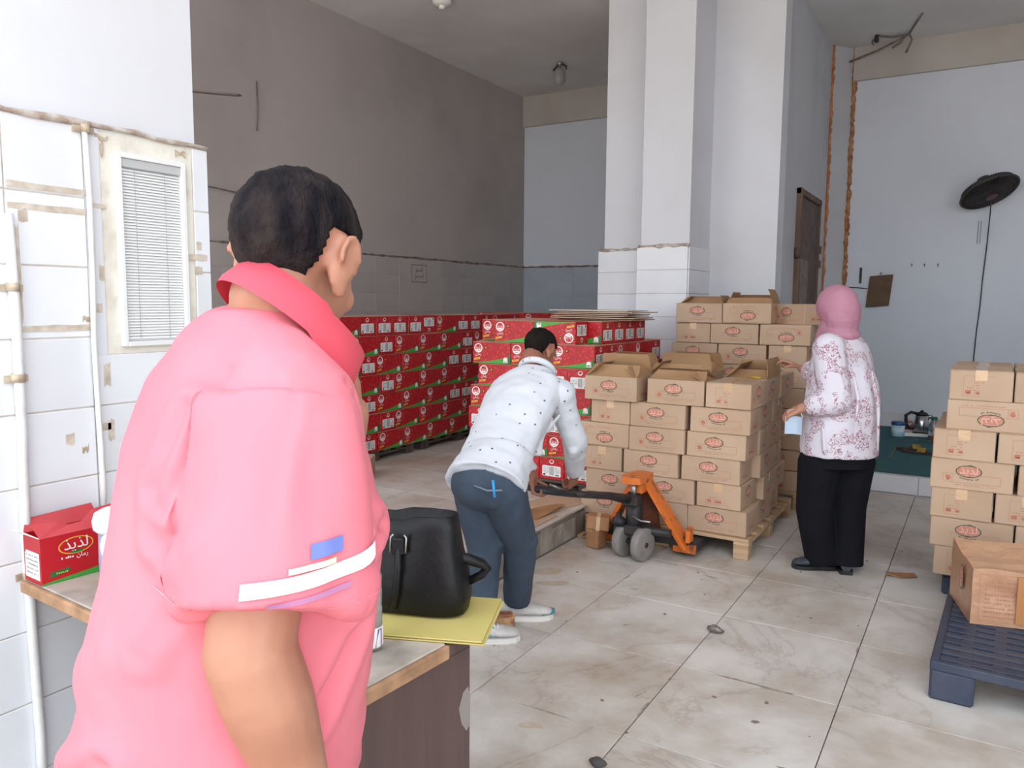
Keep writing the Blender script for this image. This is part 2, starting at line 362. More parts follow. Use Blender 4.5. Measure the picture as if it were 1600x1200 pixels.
for a in [(1.09, 1.3, 1.79, 1.81), (1.09, 1.3, 1.735, 1.755), (1.11, 1.3, 1.41, 1.43), (1.09, 1.115, 1.42, 1.72), (1.115, 1.14, 1.7, 1.74), (1.3, 1.335, 1.46, 1.49), (1.32, 1.36, 1.76, 1.775), (1.33, 1.35, 1.24, 1.32),
          (1.335, 1.355, 1.08, 1.15), (1.31, 1.345, 1.115, 1.14), (1.21, 1.235, 1.085, 1.125), (1.33, 1.345, 1.55, 1.6), (1.655, 1.68, 1.58, 1.61), (1.66, 1.68, 1.66, 1.69), (1.62, 1.7, 1.625, 1.65), (0.75, 1.0, 1.2, 1.23)]: patch(*a)
for a in [(1.335, 1.375, 1.95, 1.975), (1.35, 1.36, 1.9, 1.96), (1.595, 1.63, 1.945, 1.97), (1.29, 1.32, 1.965, 1.985), (1.255, 1.275, 1.055, 1.09), (1.275, 1.3, 1.435, 1.455)]: patch(*a, m=M_FLAKE, jag=0.5)
# window with its blind
win = structure(bpy.data.objects.new('window_1', None)); COL.objects.link(win); win.location = (-2.2, 1.507, 1.645)
M_ALU = mat('white_aluminium', '#E3E3E2', 0.45); M_GLASS = mat('frosted_glass', '#EDEFF2', 0.15, trans=0.35, noise_scale=3, col2='#D9DCDF')
M_SLAT = mat('blind_slat', '#F1F1F0', 0.5); M_RAIL = mat('blind_rail', '#B9BABB', 0.5)
q = MB()
for a, b in [((-.012, -.115, -.285), (.012, -.1, .285)), ((-.012, .1, -.285), (.012, .115, .285)), ((-.012, -.1, .27), (.012, .1, .285)), ((-.012, -.1, -.285), (.012, .1, -.27))]: q.bbox(a, b, .002)
q.obj('window_frame', M_ALU, win)
q = MB(); q.box((-.012, -.1, -.27), (-.009, .1, .27)); q.obj('pane', M_GLASS, win)
q = MB()
for k in range(58):
    z = -.262 + k * .0087; q.add([(.001, -.098, z), (.001, .098, z), (-.006, .098, z + .0075), (-.006, -.098, z + .0075)], [(0, 1, 2, 3)])
o = q.obj('blind_slats', M_SLAT, win); o['kind'] = 'stuff'
q = MB(); q.bbox((-.008, -.1, .244), (.006, .1, .27), .002); q.bbox((-.008, -.1, -.27), (.004, .1, -.262), .001); q.obj('blind_rail', M_RAIL, win)
q = MB()
for y in (-.055, .045): q.tube([(.002, y, .245), (.002, y, -.265)], .0008, 5)
q.obj('blind_cord', M_RAIL, win)
# conduit pipes on that wall
M_PVC = mat('white_pipe', '#E2E2E2', 0.4, noise_scale=12, col2='#C9C6C0', thresh=(.5, .8))
def pipe(y, z0, z1, label, r=.013, clips=()):
    t = empty('conduit_pipe', (-2.185, y, z0), label, 'pipe')
    q = MB(); q.tube([(0, .004 * sin(k * 1.7), (z1 - z0) * k / 6) for k in range(7)], r, 10); q.obj('pipe', M_PVC, t)
    for z in clips:
        q = MB(); q.tube([(0, 0, z - z0), (0, 0, z - z0 + .022)], r + .004, 10); q.box((-.016, -.03, z - z0), (-.008, .03, z - z0 + .018)); q.obj('clip', M_FLAKE, t)
pipe(1.085, 0.0, 1.72, 'white plastic conduit pipe running down the near tiled wall to the floor', clips=(1.52, 1.28, .74))
pipe(1.3, 0.78, 1.985, 'white corner conduit on the tiled wall at the left of the window', r=.008, clips=(1.965,))

# shutter panel in the partition wall, orange foam edges of the corner boxing
dp = structure(bpy.data.objects.new('door_1', None), 'narrow rusty metal hatch set in the grey partition wall'); COL.objects.link(dp); dp.location = (XP, 8.5, 1.0)
M_RUST = mat('rusty_metal', '#54453F', 0.7, noise_scale=9, col2='#6E5A50', bump=0.2); M_OLDWOOD = mat('old_wood', '#7B6656', 0.8, noise_scale=12, col2='#544338', stretch=(1, 1, .15))
q = MB(); q.bbox((-.01, -.5, -.75), (.02, .5, 1.56), .004); q.obj('hatch_panel', M_RUST, dp)
q = MB(); q.box((.02, -.38, -.75), (.032, -.02, .95)); q.obj('board', mat('pale_board', '#8C8078', .8, noise_scale=10, col2='#6F635A'), dp)
q = MB(); q.bbox((-.01, -.56, -.75), (.05, -.49, 1.62), .006); q.bbox((-.01, .49, -.75), (.04, .54, 1.6), .006); q.bbox((-.01, -.56, 1.56), (.045, .54, 1.62), .006); q.obj('jamb', M_OLDWOOD, dp)
q = MB()
for z in (.9, 1.05): q.tube([(.03, .53, z), (.03, .53, z + .08)], .03, 8)
q.tube([(.03, -.56, .95), (.03, -.56, 1.05)], .03, 8); q.obj('hinge', M_RUST, dp)
bx = structure(bpy.data.objects.new('trim_3', None), 'grey corner panel with orange foam along both edges'); COL.objects.link(bx)
q = MB(); q.add([(XP, 9.5, 0.15), (XP + .2, YB, 0.15), (XP + .2, YB, CZ), (XP, 9.5, CZ), (XP, YB, .15), (XP, YB, CZ)], [(0, 1, 2, 3), (0, 4, 1), (3, 2, 5), (0, 3, 5, 4), (1, 4, 5, 2)])
q.obj('corner_panel', M_PARTWALL, bx)
M_FOAM = mat('orange_foam', '#A9623C', 0.9, noise_scale=14, col2='#C98C5E', bump=0.8, bump_scale=40)
M_FOAM2 = mat('brown_foam', '#8E5236', 0.9, noise_scale=14, col2='#BD9062', bump=0.8, bump_scale=40)
for (x, y, r, m) in ((XP + .01, 9.5, .02, M_FOAM), (XP + .2, YB - .01, .028, M_FOAM2)):
    q = MB(); P = []; R = []
    for k in range(130):
        z = .3 + (CZ - .3) * k / 129; P.append((x + random.uniform(-.008, .008), y + random.uniform(-.008, .008), z)); R.append(r * random.uniform(.55, 1.2) * (1.5 if random.random() < .06 else 1))
    q.tube(P, R, 8); q.obj('foam_seam', m, bx)
q = MB(); q.box((-1.4, YB - .02, .146), (3.4, YB, .3)); structure(q.obj('baseboard_back', M_WALL))
q = MB(); q.box((XP, 6.9, .146), (XP + .02, 9.5, .27)); structure(q.obj('baseboard_partition', M_WALL))
# ------------------------------------------------------------------ cartons
M_KRAFT_D = mat('kraft_seam', '#8F6C4A', 0.85)
M_OVAL = mat('print_oval_pink', '#C78C77', 0.7, noise_scale=60, col2='#BC7966'); M_OLINE = mat('print_green_line', '#4C5646', 0.7)
M_PINKTXT = mat('print_pale_pink', '#DFB4A2', 0.7); M_REDLINE = mat('print_red_line', '#B0705C', 0.7); M_REDSQ = mat('print_red_square', '#BF7D66', 0.7, noise_scale=80, col2='#A85A48')
M_TAPE_C = mat('clear_packing_tape', '#CFAC88', 0.14, spec=0.6, bump=0.35, bump_scale=30, rand=0.05)
BL, BW, BH = 0.358, 0.268, 0.15
def facepts(side, L, W):
    """maps print coordinates (u, z, out) of a face to the carton's own axes"""
    if side == 'front': return lambda u, z, o: (u, -W / 2 - o, z)
    if side == 'back': return lambda u, z, o: (-u, W / 2 + o, z)
    if side == 'right': return lambda u, z, o: (L / 2 + o, u, z)
    return lambda u, z, o: (-L / 2 - o, -u, z)
def rect_pts(u0, z0, u1, z1): return [(u0, z0), (u1, z0), (u1, z1), (u0, z1)]
def pr_poly(q, fn, pts, o, mi): q.add([fn(u, z, o) for u, z in pts], [tuple(range(len(pts)))], mi)
def pr_ring(q, fn, pts, w, o, mi, c=None):
    n = len(pts); cx = sum(p[0] for p in pts) / n; cz = sum(p[1] for p in pts) / n; inn = []
    for u, z in pts:
        d = math.hypot(u - cx, z - cz); k = 1 - w / d * (1.3 if n == 4 else 1); inn.append((cx + (u - cx) * k, cz + (z - cz) * k))
    q.add([fn(u, z, o) for u, z in pts] + [fn(u, z, o) for u, z in inn], [(i, (i + 1) % n, n + (i + 1) % n, n + i) for i in range(n)], mi)
def pr_rectline(q, fn, u0, z0, u1, z1, w, o, mi):
    for r in ((u0, z0, u1, z0 + w), (u0, z1 - w, u1, z1), (u0, z0, u0 + w, z1), (u1 - w, z0, u1, z1)): pr_poly(q, fn, rect_pts(*r), o, mi)
def oval(cx, cz, a, b, n=26): return [(cx + a * cos(2 * pi * k / n), cz + b * sin(2 * pi * k / n)) for k in range(n)]
def pr_text(q, fn, s, w, cu, cz, o, mi):
    v, f = text_geo(s, w, cu, cz); q.add([fn(u, z, o) for u, z in v], f, mi)
def pr_marks(q, fn, u0, u1, z, h, o, mi, n=9, arc=0.0, rnd=None):
    """a row of small printed strokes (fine print too small to read)"""
    rnd = rnd or random
    for k in range(n):
        if rnd.random() < .14: continue
        u = u0 + (u1 - u0) * (k + .1) / n; w = (u1 - u0) / n * rnd.uniform(.5, .85); t = (2 * (u - u0) / (u1 - u0) - 1)
        zz = z + arc * t * t; pr_poly(q, fn, rect_pts(u, zz, u + w, zz + h * rnd.uniform(.6, 1.1)), o, mi)
def kraft_side(q, fn, E=.0006):
    pr_rectline(q, fn, -.125, .034, .125, .078, .0016, E, 3)
    pr_rectline(q, fn, -.125, .034, -.082, .078, .0016, E * 1.1, 3); pr_poly(q, fn, oval(-.103, .056, .014, .014, 10), E, 4)
    pr_poly(q, fn, oval(-.012, .094, .058, .031), E * 1.5, 1); pr_poly(q, fn, oval(-.012, .094, .0528, .0265), E * 2, 0)
    pr_text(q, fn, W_LOGO, .078, -.012, .096, E * 2.6, 2)
    pr_poly(q, fn, oval(-.006, .124, .012, .004, 8), E * 2.2, 1); pr_poly(q, fn, oval(-.012, .066, .01, .004, 8), E * 2.2, 1)
    pr_marks(q, fn, -.052, .034, .051, .007, E * 2, 1, 10, .008); pr_marks(q, fn, -.07, .05, .022, .004, E, 3, 24); pr_marks(q, fn, .07, .11, .022, .004, E, 3, 7)
def kraft_end(q, fn, E=.0006):
    pr_rectline(q, fn, -.075, .022, .075, .122, .0014, E, 3)
    for k in range(6): pr_marks(q, fn, -.03 if k > 2 else -.06, .068, .036 + .013 * k, .004, E, 3, 12)
    pr_poly(q, fn, rect_pts(-.066, .032, -.042, .05), E, 4); pr_poly(q, fn, rect_pts(-.02, .032, .02, .046), E, 4)
PRM = [M_OVAL, M_OLINE, M_PINKTXT, M_REDLINE, M_REDSQ]
def kraft_meshes(seed):
    random.seed(seed)
    q = MB(); L, W, Hh = BL, BW, BH
    q.bbox((-L / 2, -W / 2, 0), (L / 2, W / 2, Hh - .0035), .004, 0)
    body = q.mesh('carton_body', [M_CARD, M_KRAFT_D])
    for v in body.vertices: v.co += noise.noise_vector(v.co * 7 + Vector((seed, 0, 0))) * .003
    q = MB(); q.bbox((-L / 2 + .001, -W / 2 + .001, Hh - .004), (L / 2 - .001, -.001, Hh), .0015); q.bbox((-L / 2 + .001, .001, Hh - .004), (L / 2 - .001, W / 2 - .001, Hh), .0015)
    fl_ = q.mesh('top_flaps', M_CARD)
    q = MB(); kraft_side(q, facepts('front', L, W)); sp = q.mesh('side_print', PRM); ep = {}
    for sd in ('right', 'left'): q = MB(); kraft_end(q, facepts(sd, L, W)); ep[sd] = q.mesh('end_print', PRM)
    q = MB(); t = .0012
    q.box((-L / 2 - t, -.026, Hh), (L / 2 + t, .026, Hh + t)); q.box((L / 2, -.026, Hh - .05), (L / 2 + t, .026, Hh)); q.box((-L / 2 - t, -.026, Hh - .05), (-L / 2, .026, Hh))
    tp = q.mesh('packing_tape', M_TAPE_C)
    return body, fl_, sp, ep, tp
KM = [kraft_meshes(s) for s in (3, 8)]
random.seed(5)
def end_seen(rz, flip=False):
    side = 'left' if rz > .8 else 'right'     # the end that looks towards the open room
    return ('left' if side == 'right' else 'right') if flip and rz < .8 else side
def L16(s):
    assert len(s.split()) <= 16, s
    return s
def kraft(x, y, z, rz, label, group, flip=False, taped=False, flaps=True, name='brown_carton'):
    b, f, s, e, t = KM[random.randrange(len(KM))]
    o = link(name, b, None, (x, y, z), (0, 0, rz)); tag(o, L16(label), 'carton', group)
    if flaps: link('top_flaps', f, o)
    link('side_print', s, o); link('end_print', e[end_seen(rz, flip)], o)
    if taped: link('packing_tape', t, o)
    if flip: o.rotation_euler = (0, pi, rz); o.location.z = z + BH
    return o
ORD = ['first', 'second', 'third', 'fourth', 'fifth', 'sixth', 'seventh', 'eighth', 'ninth', 'tenth', 'eleventh', 'twelfth', 'thirteenth']
def layer_word(i, n): return 'top' if i == n - 1 else ('bottom' if i == 0 else ORD[i])

# ---- main brown stack on the wooden pallet: front faces at y = 4.56
FY = 4.56
front = {0: [(-2.216, 'L'), (-1.852, 'L'), (-1.489, 'L')], 1: [(-2.175, 'L'), (-1.808, 'L'), (-1.439, 'E')], 2: [(-2.2, 'E'), (-1.912, 'L'), (-1.535, 'L')],
         3: [(-2.242, 'Lf'), (-1.876, 'L'), (-1.508, 'L')], 4: [(-2.148, 'E'), (-1.876, 'L'), (-1.487, 'L')], 5: [(-2.185, 'L'), (-1.77, 'L'), (-1.392, 'E')]}
zs = [.127, .279, .431, .583, .735, .888]
g = 'brown cartons stacked on the wooden pallet'
POSW = ['left', 'middle', 'right']
DESC = {'L': 'brown carton with oval logo', 'Lf': 'upside-down brown carton with oval logo', 'E': 'brown carton showing its taped end'}
for i in range(6):
    for k, (x0, t) in enumerate(front[i]):
        L_ = BL if t[0] == 'L' else BW; dy = BW if t[0] == 'L' else BL
        dx, rz = random.uniform(-.004, .004), radians(random.uniform(-1.2, 1.2)); yy = FY + dy / 2 + random.uniform(-.006, .012)
        if (i, k) == (5, 0) or (i, k) == (5, 1): continue
        kraft(x0 + L_ / 2 + dx, yy, zs[i], rz + (0 if t[0] == 'L' else pi / 2),
              f'{DESC[t]}, front {POSW[k]}, {layer_word(i, 6)} layer of the pallet-jack stack', g, flip=(t == 'Lf'), taped=(t == 'E'))
    # right-hand column going back
    yb = FY + (BL if front[i][2][1] == 'E' else BW) + .012; seq = ['E', 'L', 'L'] if i % 2 else ['L', 'E', 'E']
    for k, t in enumerate(seq):
        w = BL if t == 'L' else BW
        if i == 5: w = BL; t = 'L'
        if (i == 5 and k == 2) or yb + w > 5.75: break
        d = BW if t == 'L' else BL
        if not (i == 5 and k == 0):
            kraft(-1.132 - d / 2 + random.uniform(-.02, .015), yb + w / 2, zs[i], (pi / 2 if t == 'L' else 0) + radians(random.uniform(-1.5, 1.5)),
                  f'brown carton, {ORD[k]} behind the front right one, {layer_word(i, 6)} layer of the pallet-jack stack', g, taped=(t == 'E'))
        yb += w + .012
# filler under the open top cartons (their tops show)
for k, (x, y) in enumerate([(-2.045, 5.1), (-1.68, 5.1), (-2.045, 5.38), (-1.68, 5.38)]):
    kraft(x, y, zs[4], 0, f'brown carton inside the pallet-jack stack, {ORD[k]} of four below its open cartons', g)

M_CARD_IN = mat('cardboard_inside', '#B08B66', 0.85, noise_scale=4, col2='#9F7A56', rand=.05)
def open_carton(x, y, z, rz, label, group, flaps, taped=False):
    """carton with raised flaps. flaps: list of (side, angle from horizontal-out, length)"""
    L, W, Hh, t = BL, BW, BH, .004
    q = MB(); q.box((-L / 2, -W / 2, 0), (L / 2, W / 2, t))
    q.box((-L / 2, -W / 2, t), (L / 2, -W / 2 + t, Hh)); q.box((-L / 2, W / 2 - t, t), (L / 2, W / 2, Hh)); q.box((-L / 2, -W / 2 + t, t), (-L / 2 + t, W / 2 - t, Hh)); q.box((L / 2 - t, -W / 2 + t, t), (L / 2, W / 2 - t, Hh))
    o = q.obj('brown_carton', M_CARD, None, (x, y, z), (0, 0, rz)); tag(o, label, 'carton', group)
    link('side_print', KM[0][2], o); link('end_print', KM[0][3][end_seen(rz)], o); L16(label)
    for side, ang, ln in flaps:
        sx, sy = {'front': (0, -1), 'back': (0, 1), 'right': (1, 0), 'left': (-1, 0)}[side]
        span = (L if sx == 0 else W) - .004; c = Vector((sx * L / 2, sy * W / 2, Hh)); u = Vector((-sy, sx, 0)); out = Vector((sx, sy, 0))
        q = MB(); n = 6
        V = []
        for k in range(n + 1):
            a = radians(ang) + .25 * (k / n) * (1 if ang < 120 else -1); s = ln * k / n
            d = out * (cos(a) * s) + Vector((0, 0, sin(a) * s)); nn = (out * -sin(a) + Vector((0, 0, cos(a)))) * .003
            for e in (-1, 1): V += [c + d + u * e * (span / 2 - .02 * (k / n) ** 2), c + d + nn + u * e * (span / 2 - .02 * (k / n) ** 2)]
        F = []
        for k in range(n):
            a = 4 * k; b = a + 4; F += [(a, a + 2, b + 2, b), (a + 1, b + 1, b + 3, a + 3), (a, b, b + 1, a + 1), (a + 2, a + 3, b + 3, b + 2)]
        F += [(0, 1, 3, 2), (4 * n, 4 * n + 2, 4 * n + 3, 4 * n + 1)]
        q.add(V, F); q.obj('flap', M_CARD_IN, o)
    return o
open_carton(-2.185 + BL / 2, FY + BW / 2 - .02, zs[5], radians(-1), 'opened brown carton with bulging top flap, front left, top of the pallet-jack stack', g, [('front', 158, .12), ('back', 120, .14), ('right', 150, .1), ('left', 150, .12)])
open_carton(-1.77 + BL / 2, FY + BW / 2 + .01, zs[5], 0, 'brown carton with half closed flaps, front middle, top of the pallet-jack stack', g, [('front', 172, .132), ('back', 165, .13), ('right', 165, .1)])
open_carton(-1.72, 5.02, zs[5], radians(2), 'open brown carton with a tall rear flap standing up behind the front middle one', g, [('back', 75, .13), ('left', 150, .12), ('right', 170, .12), ('front', 160, .12)])
open_carton(-2.115, 5.08, zs[5], radians(-3), 'open brown carton with its curved flap folded over behind the bulging one', g, [('back', 95, .13), ('left', 150, .1), ('right', 100, .13), ('front', 165, .13)])
oc = open_carton(-1.132 - BW / 2, FY + BL + .2, zs[5], pi / 2, 'open brown carton holding red snack packets beside the woman\'s raised hand', g, [('front', 82, .125), ('back', 150, .13), ('left', 170, .12), ('right', 120, .1)])
open_carton(-1.74, 5.36, zs[5], 0, 'open brown carton with loose flaps at the back of the wooden pallet stack', g, [('back', 95, .13), ('left', 140, .12), ('right', 150, .12), ('front', 165, .13)])
M_PKT = mat('red_packet', '#C5242B', 0.3, noise_scale=30, col2='#F0E6D8', thresh=(.55, .62)); M_PKT2 = mat('yellow_packet', '#D8B53A', 0.35, noise_scale=30, col2='#5E8F3C', thresh=(.5, .6))
for k, (x, y, z, rz, m) in enumerate([(-1.3, 5.0, 1.025, .3, M_PKT), (-1.24, 5.06, 1.03, -.4, M_PKT), (-1.2, 4.98, 1.035, .9, M_PKT2)]):
    q = MB(); q.loft([((-.055, 0, 0), (0, .03, 0), (0, 0, .001)), ((-.045, 0, 0), (0, .032, 0), (0, 0, .008)), ((0, 0, 0), (0, .033, 0), (0, 0, .018)), ((.045, 0, 0), (0, .032, 0), (0, 0, .008)), ((.055, 0, 0), (0, .03, 0), (0, 0, .001))], 14)
    o = q.obj('snack_packet', m, None, (x, y, z), (random.uniform(-.3, .3), .2, rz)); tag(o, ['red and white snack packet lying furthest left in the open carton', 'red snack packet in the middle of the open carton', 'yellow and green snack packet at the aisle edge of the open carton'][k], 'packet', 'snack packets in the open carton')
    q = MB()
    for xx in (-.055, .055): q.bbox((xx - .006, -.031, -.001), (xx + .006, .031, .001), .0005)
    q.obj('crimped_seal', m, o)

# ---- tall brown stack behind: front faces at y = 5.9
TY = 5.9; g2 = 'brown cartons in the tall stack by the columns'
tall = {8: [(-2.065, 'L'), (-1.703, 'Lf')], 7: [(-2.067, 'E'), (-1.792, 'L'), (-1.424, 'Lf')], 6: [(-2.099, 'L'), (-1.728, 'L'), (-1.357, 'E')],
        5: [(-2.07, 'E'), (-1.79, 'L'), (-1.43, 'L')], 4: [(-2.09, 'L'), (-1.72, 'L'), (-1.36, 'E')], 3: [(-2.07, 'E'), (-1.79, 'L'), (-1.43, 'L')], 2: [(-2.09, 'L'), (-1.72, 'L'), (-1.36, 'E')], 1: [(-2.07, 'E'), (-1.79, 'L'), (-1.43, 'L')], 0: [(-2.09, 'L'), (-1.72, 'L'), (-1.36, 'E')]}
tz = [.127 + .154 * k for k in range(9)]
for i in range(9):
    for k, (x0, t) in enumerate(tall[i]):
        L_ = BL if t[0] == 'L' else BW; dy = BW if t[0] == 'L' else BL
        kraft(x0 + L_ / 2, TY + dy / 2 + random.uniform(0, .02), tz[i], (0 if t[0] == 'L' else pi / 2) + radians(random.uniform(-1, 1)),
              f'{DESC[t]}, front {POSW[k]}, {layer_word(i, 9)} layer of the tall stack', g2, flip=(t == 'Lf'), taped=(t == 'E'))
    for k in range(2):
        if i < 3 or i == 8: continue
        kraft(-1.10 - BW / 2, TY + (BL if i % 2 == 0 else BW) + .03 + .37 * k + BL / 2, tz[i], pi / 2 + radians(random.uniform(-1.5, 1.5)), f'brown carton, {ORD[k]} behind the front right one, {layer_word(i, 9)} layer of the tall stack', g2)
kraft(-1.17, TY + .23, tz[8] - .003, radians(-38), 'brown carton turned askew at the top right of the tall stack', g2, taped=True)
open_carton(-1.6, TY + .5, tz[8], 0, 'open brown carton with round flap standing behind the top of the tall stack', g2, [('right', 95, .12), ('left', 130, .1), ('front', 100, .05), ('back', 150, .1)])
open_carton(-1.985, TY + .5, tz[8], 0, 'open brown carton at the back left of the top of the tall stack', g2, [('right', 100, .07), ('left', 160, .1), ('front', 170, .12), ('back', 160, .1)])
for k, x in enumerate((-1.98, -1.6)): kraft(x, TY + .52, tz[7], 0, f'brown carton behind the front row of the tall stack, {ORD[k]} below the open cartons', g2)

# ---- right-hand brown stack: front faces at y = 4.45
RY = 4.45; g3 = 'brown cartons stacked at the right edge'
rt_ = [[(-.148, 'E'), (.125, 'E')], [(-.173, 'L'), (.195, 'L')], [(-.179, 'E'), (.1, 'E')], [(-.187, 'L'), (.19, 'L')], [(-.186, 'E'), (.095, 'E')], [(-.135, 'Lf'), (.235, 'L')], [(-.131, 'E'), (.148, 'E')]]
for i, row in enumerate(rt_):
    for k, (x0, t) in enumerate(row):
        L_ = BL if t[0] == 'L' else BW; dy = BW if t[0] == 'L' else BL
        w2 = 'aisle end' if k == 0 else 'second from the aisle'
        kraft(x0 + L_ / 2, RY + dy / 2 + random.uniform(0, .01), .133 + .1505 * i, (0 if t[0] == 'L' else pi / 2) + radians(random.uniform(-.8, .8)), f'{DESC[t]}, {w2}, {layer_word(i, 7)} layer, right-edge stack', g3, flip=(t == 'Lf'), taped=True)
        if i in (2, 3, 4, 5, 6): kraft(x0 + L_ / 2 + .01, RY + dy + .02 + dy / 2, .133 + .1505 * i, (0 if t[0] == 'L' else pi / 2), f'brown carton in the rear row, {w2}, {layer_word(i, 7)} layer, right-edge stack', g3, taped=True)

# ---- crushed carton on the plastic pallet
q = MB(); bm = bmesh.new(); bmesh.ops.create_cube(bm, size=1); bmesh.ops.subdivide_edges(bm, edges=bm.edges[:], cuts=7, use_grid_fill=True)
for v in bm.verts:
    z = v.co.z + .5; v.co = Vector((v.co.x * .37, v.co.y * .36, z * .245)); n_ = noise.noise_vector(v.co * 9 + Vector((4, 2, 1)))
    v.co += n_ * .01 * min(1, z * 3); v.co.z += (.012 * noise.noise(v.co * 14) + .025 * max(0, min(1, v.co.y * 6))) * max(0, z - .8) * 5
    if z < .01: v.co.z = 0
q.bm(bm)
M_CARDW = mat('film_wrapped_cardboard', '#C49A7B', 0.3, noise_scale=5, col2='#B58868', bump=.5, bump_scale=18, spec=.6)
cc = q.obj('brown_carton', M_CARDW, None, (.16, 3.985, .152), (0, 0, radians(14))); tag(cc, 'crushed film-wrapped brown carton standing on the dark plastic pallet', 'carton')
q = MB(); fn = lambda u, z, o: (-.185 - o, -u, z)
pr_poly(q, fn, oval(.05, .16, .035, .055), .012, 1); pr_poly(q, fn, oval(.05, .16, .031, .049), .0125, 0); pr_text(q, lambda u, z, o: fn(.05 + (z - .16), .16 - (u - .05), o), W_LOGO, .07, .05, .16, .013, 2)
q.obj('side_print', PRM, cc)
q = MB(); fn = lambda u, z, o: (u, -.18 - o, z)
pr_rectline(q, fn, -.16, .02, .06, .225, .0014, .012, 3)
for k in range(9): pr_marks(q, fn, -.14, .04, .04 + .019 * k, .005, .012, 3, 16)
pr_poly(q, fn, oval(.15, .19, .035, .02), .012, 1); pr_poly(q, fn, oval(.15, .19, .032, .017), .0125, 0)
q.obj('end_print', PRM, cc)
q = MB(); q.box((-.02, -.1935, .02), (.035, -.1915, .225)); q.obj('packing_tape', mat('brown_tape', '#B57F52', .2, spec=.6), cc)

# ------------------------------------------------------------------ red juice cartons
RL, RW, RH = 0.328, 0.2, 0.158
def red_print():
    m = bpy.data.materials.new('red_print'); m.use_nodes = True; N = m.node_tree.nodes; L = m.node_tree.links; p = N['Principled BSDF']; p.inputs['Roughness'].default_value = .45
    tc = N.new('ShaderNodeTexCoord'); vo = N.new('ShaderNodeTexVoronoi'); vo.inputs['Scale'].default_value = 42; L.new(tc.outputs['Object'], vo.inputs['Vector'])
    rp = N.new('ShaderNodeValToRGB'); e = rp.color_ramp.elements; e[0].position = .0; e[0].color = H('#E0605A'); e[1].position = .22; e[1].color = H('#C41D26'); x = e.new(.6); x.color = H('#A80F1B')
    L.new(vo.outputs['Distance'], rp.inputs[0]); L.new(rp.outputs[0], p.inputs['Base Color']); return m
M_RED = red_print(); M_RPLAIN = mat('red_plain', '#B5121E', .45); M_TAN = mat('carton_top', '#C79F86', .8, noise_scale=4, col2='#B88C72', rand=.06)
M_GREEN = mat('print_green', '#3F9A38', .45); M_DGREEN = mat('print_dark_green', '#1F6B3A', .45); M_WPR = mat('print_white', '#EDE9E6', .5); M_YEL = mat('print_yellow', '#D9B73B', .5); M_GREY = mat('print_grey', '#77797C', .5); M_BLK = mat('print_black', '#3A2320', .5)
RPM = [M_WPR, M_RPLAIN, M_GREEN, M_YEL, M_DGREEN, M_GREY, M_BLK]
def red_side(q, fn, E=.0006):
    n = 10; pts = [(-RL / 2 + .004, .002)] + [(RL / 2 - .004, .002)]
    top = [(RL / 2 - .004 - (RL - .008) * k / n, .006 + .052 * (1 - k / n) ** 1.7) for k in range(n + 1)]
    pr_poly(q, fn, pts + top, E, 2)
    pr_poly(q, fn, [(RL / 2 - .03, .004), (RL / 2 - .002, .004), (RL / 2 - .002, .085), (RL / 2 - .012, .07)], E * 1.5, 4)
    pr_poly(q, fn, oval(-.115, .112, .036, .034, 20), E, 0); pr_poly(q, fn, oval(-.115, .114, .0285, .026, 20), E * 1.5, 1); pr_text(q, fn, W_LOGO, .05, -.115, .116, E * 2, 0); pr_poly(q, fn, oval(-.115, .098, .022, .006, 12), E * 2, 0)
    pr_text(q, fn, rev([0x631, 0xFEE3, 0xFE8E, 0x646]), .052, -.113, .066, E * 2, 0)
    pr_poly(q, fn, [(-.155, .022), (-.1, .03), (-.098, .044), (-.153, .036)], E * 1.5, 3); pr_marks(q, fn, -.148, -.106, .03, .006, E * 2.2, 1, 6)
    pr_poly(q, fn, oval(-.048, .116, .012, .012, 10), E, 6); pr_poly(q, fn, oval(-.048, .116, .006, .006, 8), E * 1.5, 3)
    pr_poly(q, fn, oval(.122, .034, .018, .016, 14), E * 2, 0); pr_poly(q, fn, rect_pts(.102, .012, .142, .024), E * 2, 0); pr_marks(q, fn, .106, .138, .015, .006, E * 2.6, 1, 6)
def red_end(q, fn, E=.0006):
    pr_poly(q, fn, oval(0, .128, .018, .016, 14), E, 0); pr_poly(q, fn, oval(0, .13, .013, .01, 12), E * 1.5, 1)
    c = .006; u, z0, z1 = .074, .022, .098
    pr_poly(q, fn, [(-u + c, z0), (u - c, z0), (u, z0 + c), (u, z1 - c), (u - c, z1), (-u + c, z1), (-u, z1 - c), (-u, z0 + c)], E, 0)
    for k in range(5): pr_marks(q, fn, -.066, -.022, .044 + .01 * k, .005, E * 2, 5, 6); pr_marks(q, fn, .024, .066, .044 + .01 * k, .005, E * 2, 5, 6)
    for k in range(6): pr_poly(q, fn, rect_pts(-.016 + .006 * k, .03, -.0125 + .006 * k, .092), E * 2, 5)
    pr_poly(q, fn, rect_pts(-.066, .027, -.048, .04), E * 2, 6); pr_poly(q, fn, rect_pts(.03, .027, .06, .038), E * 2, 5)
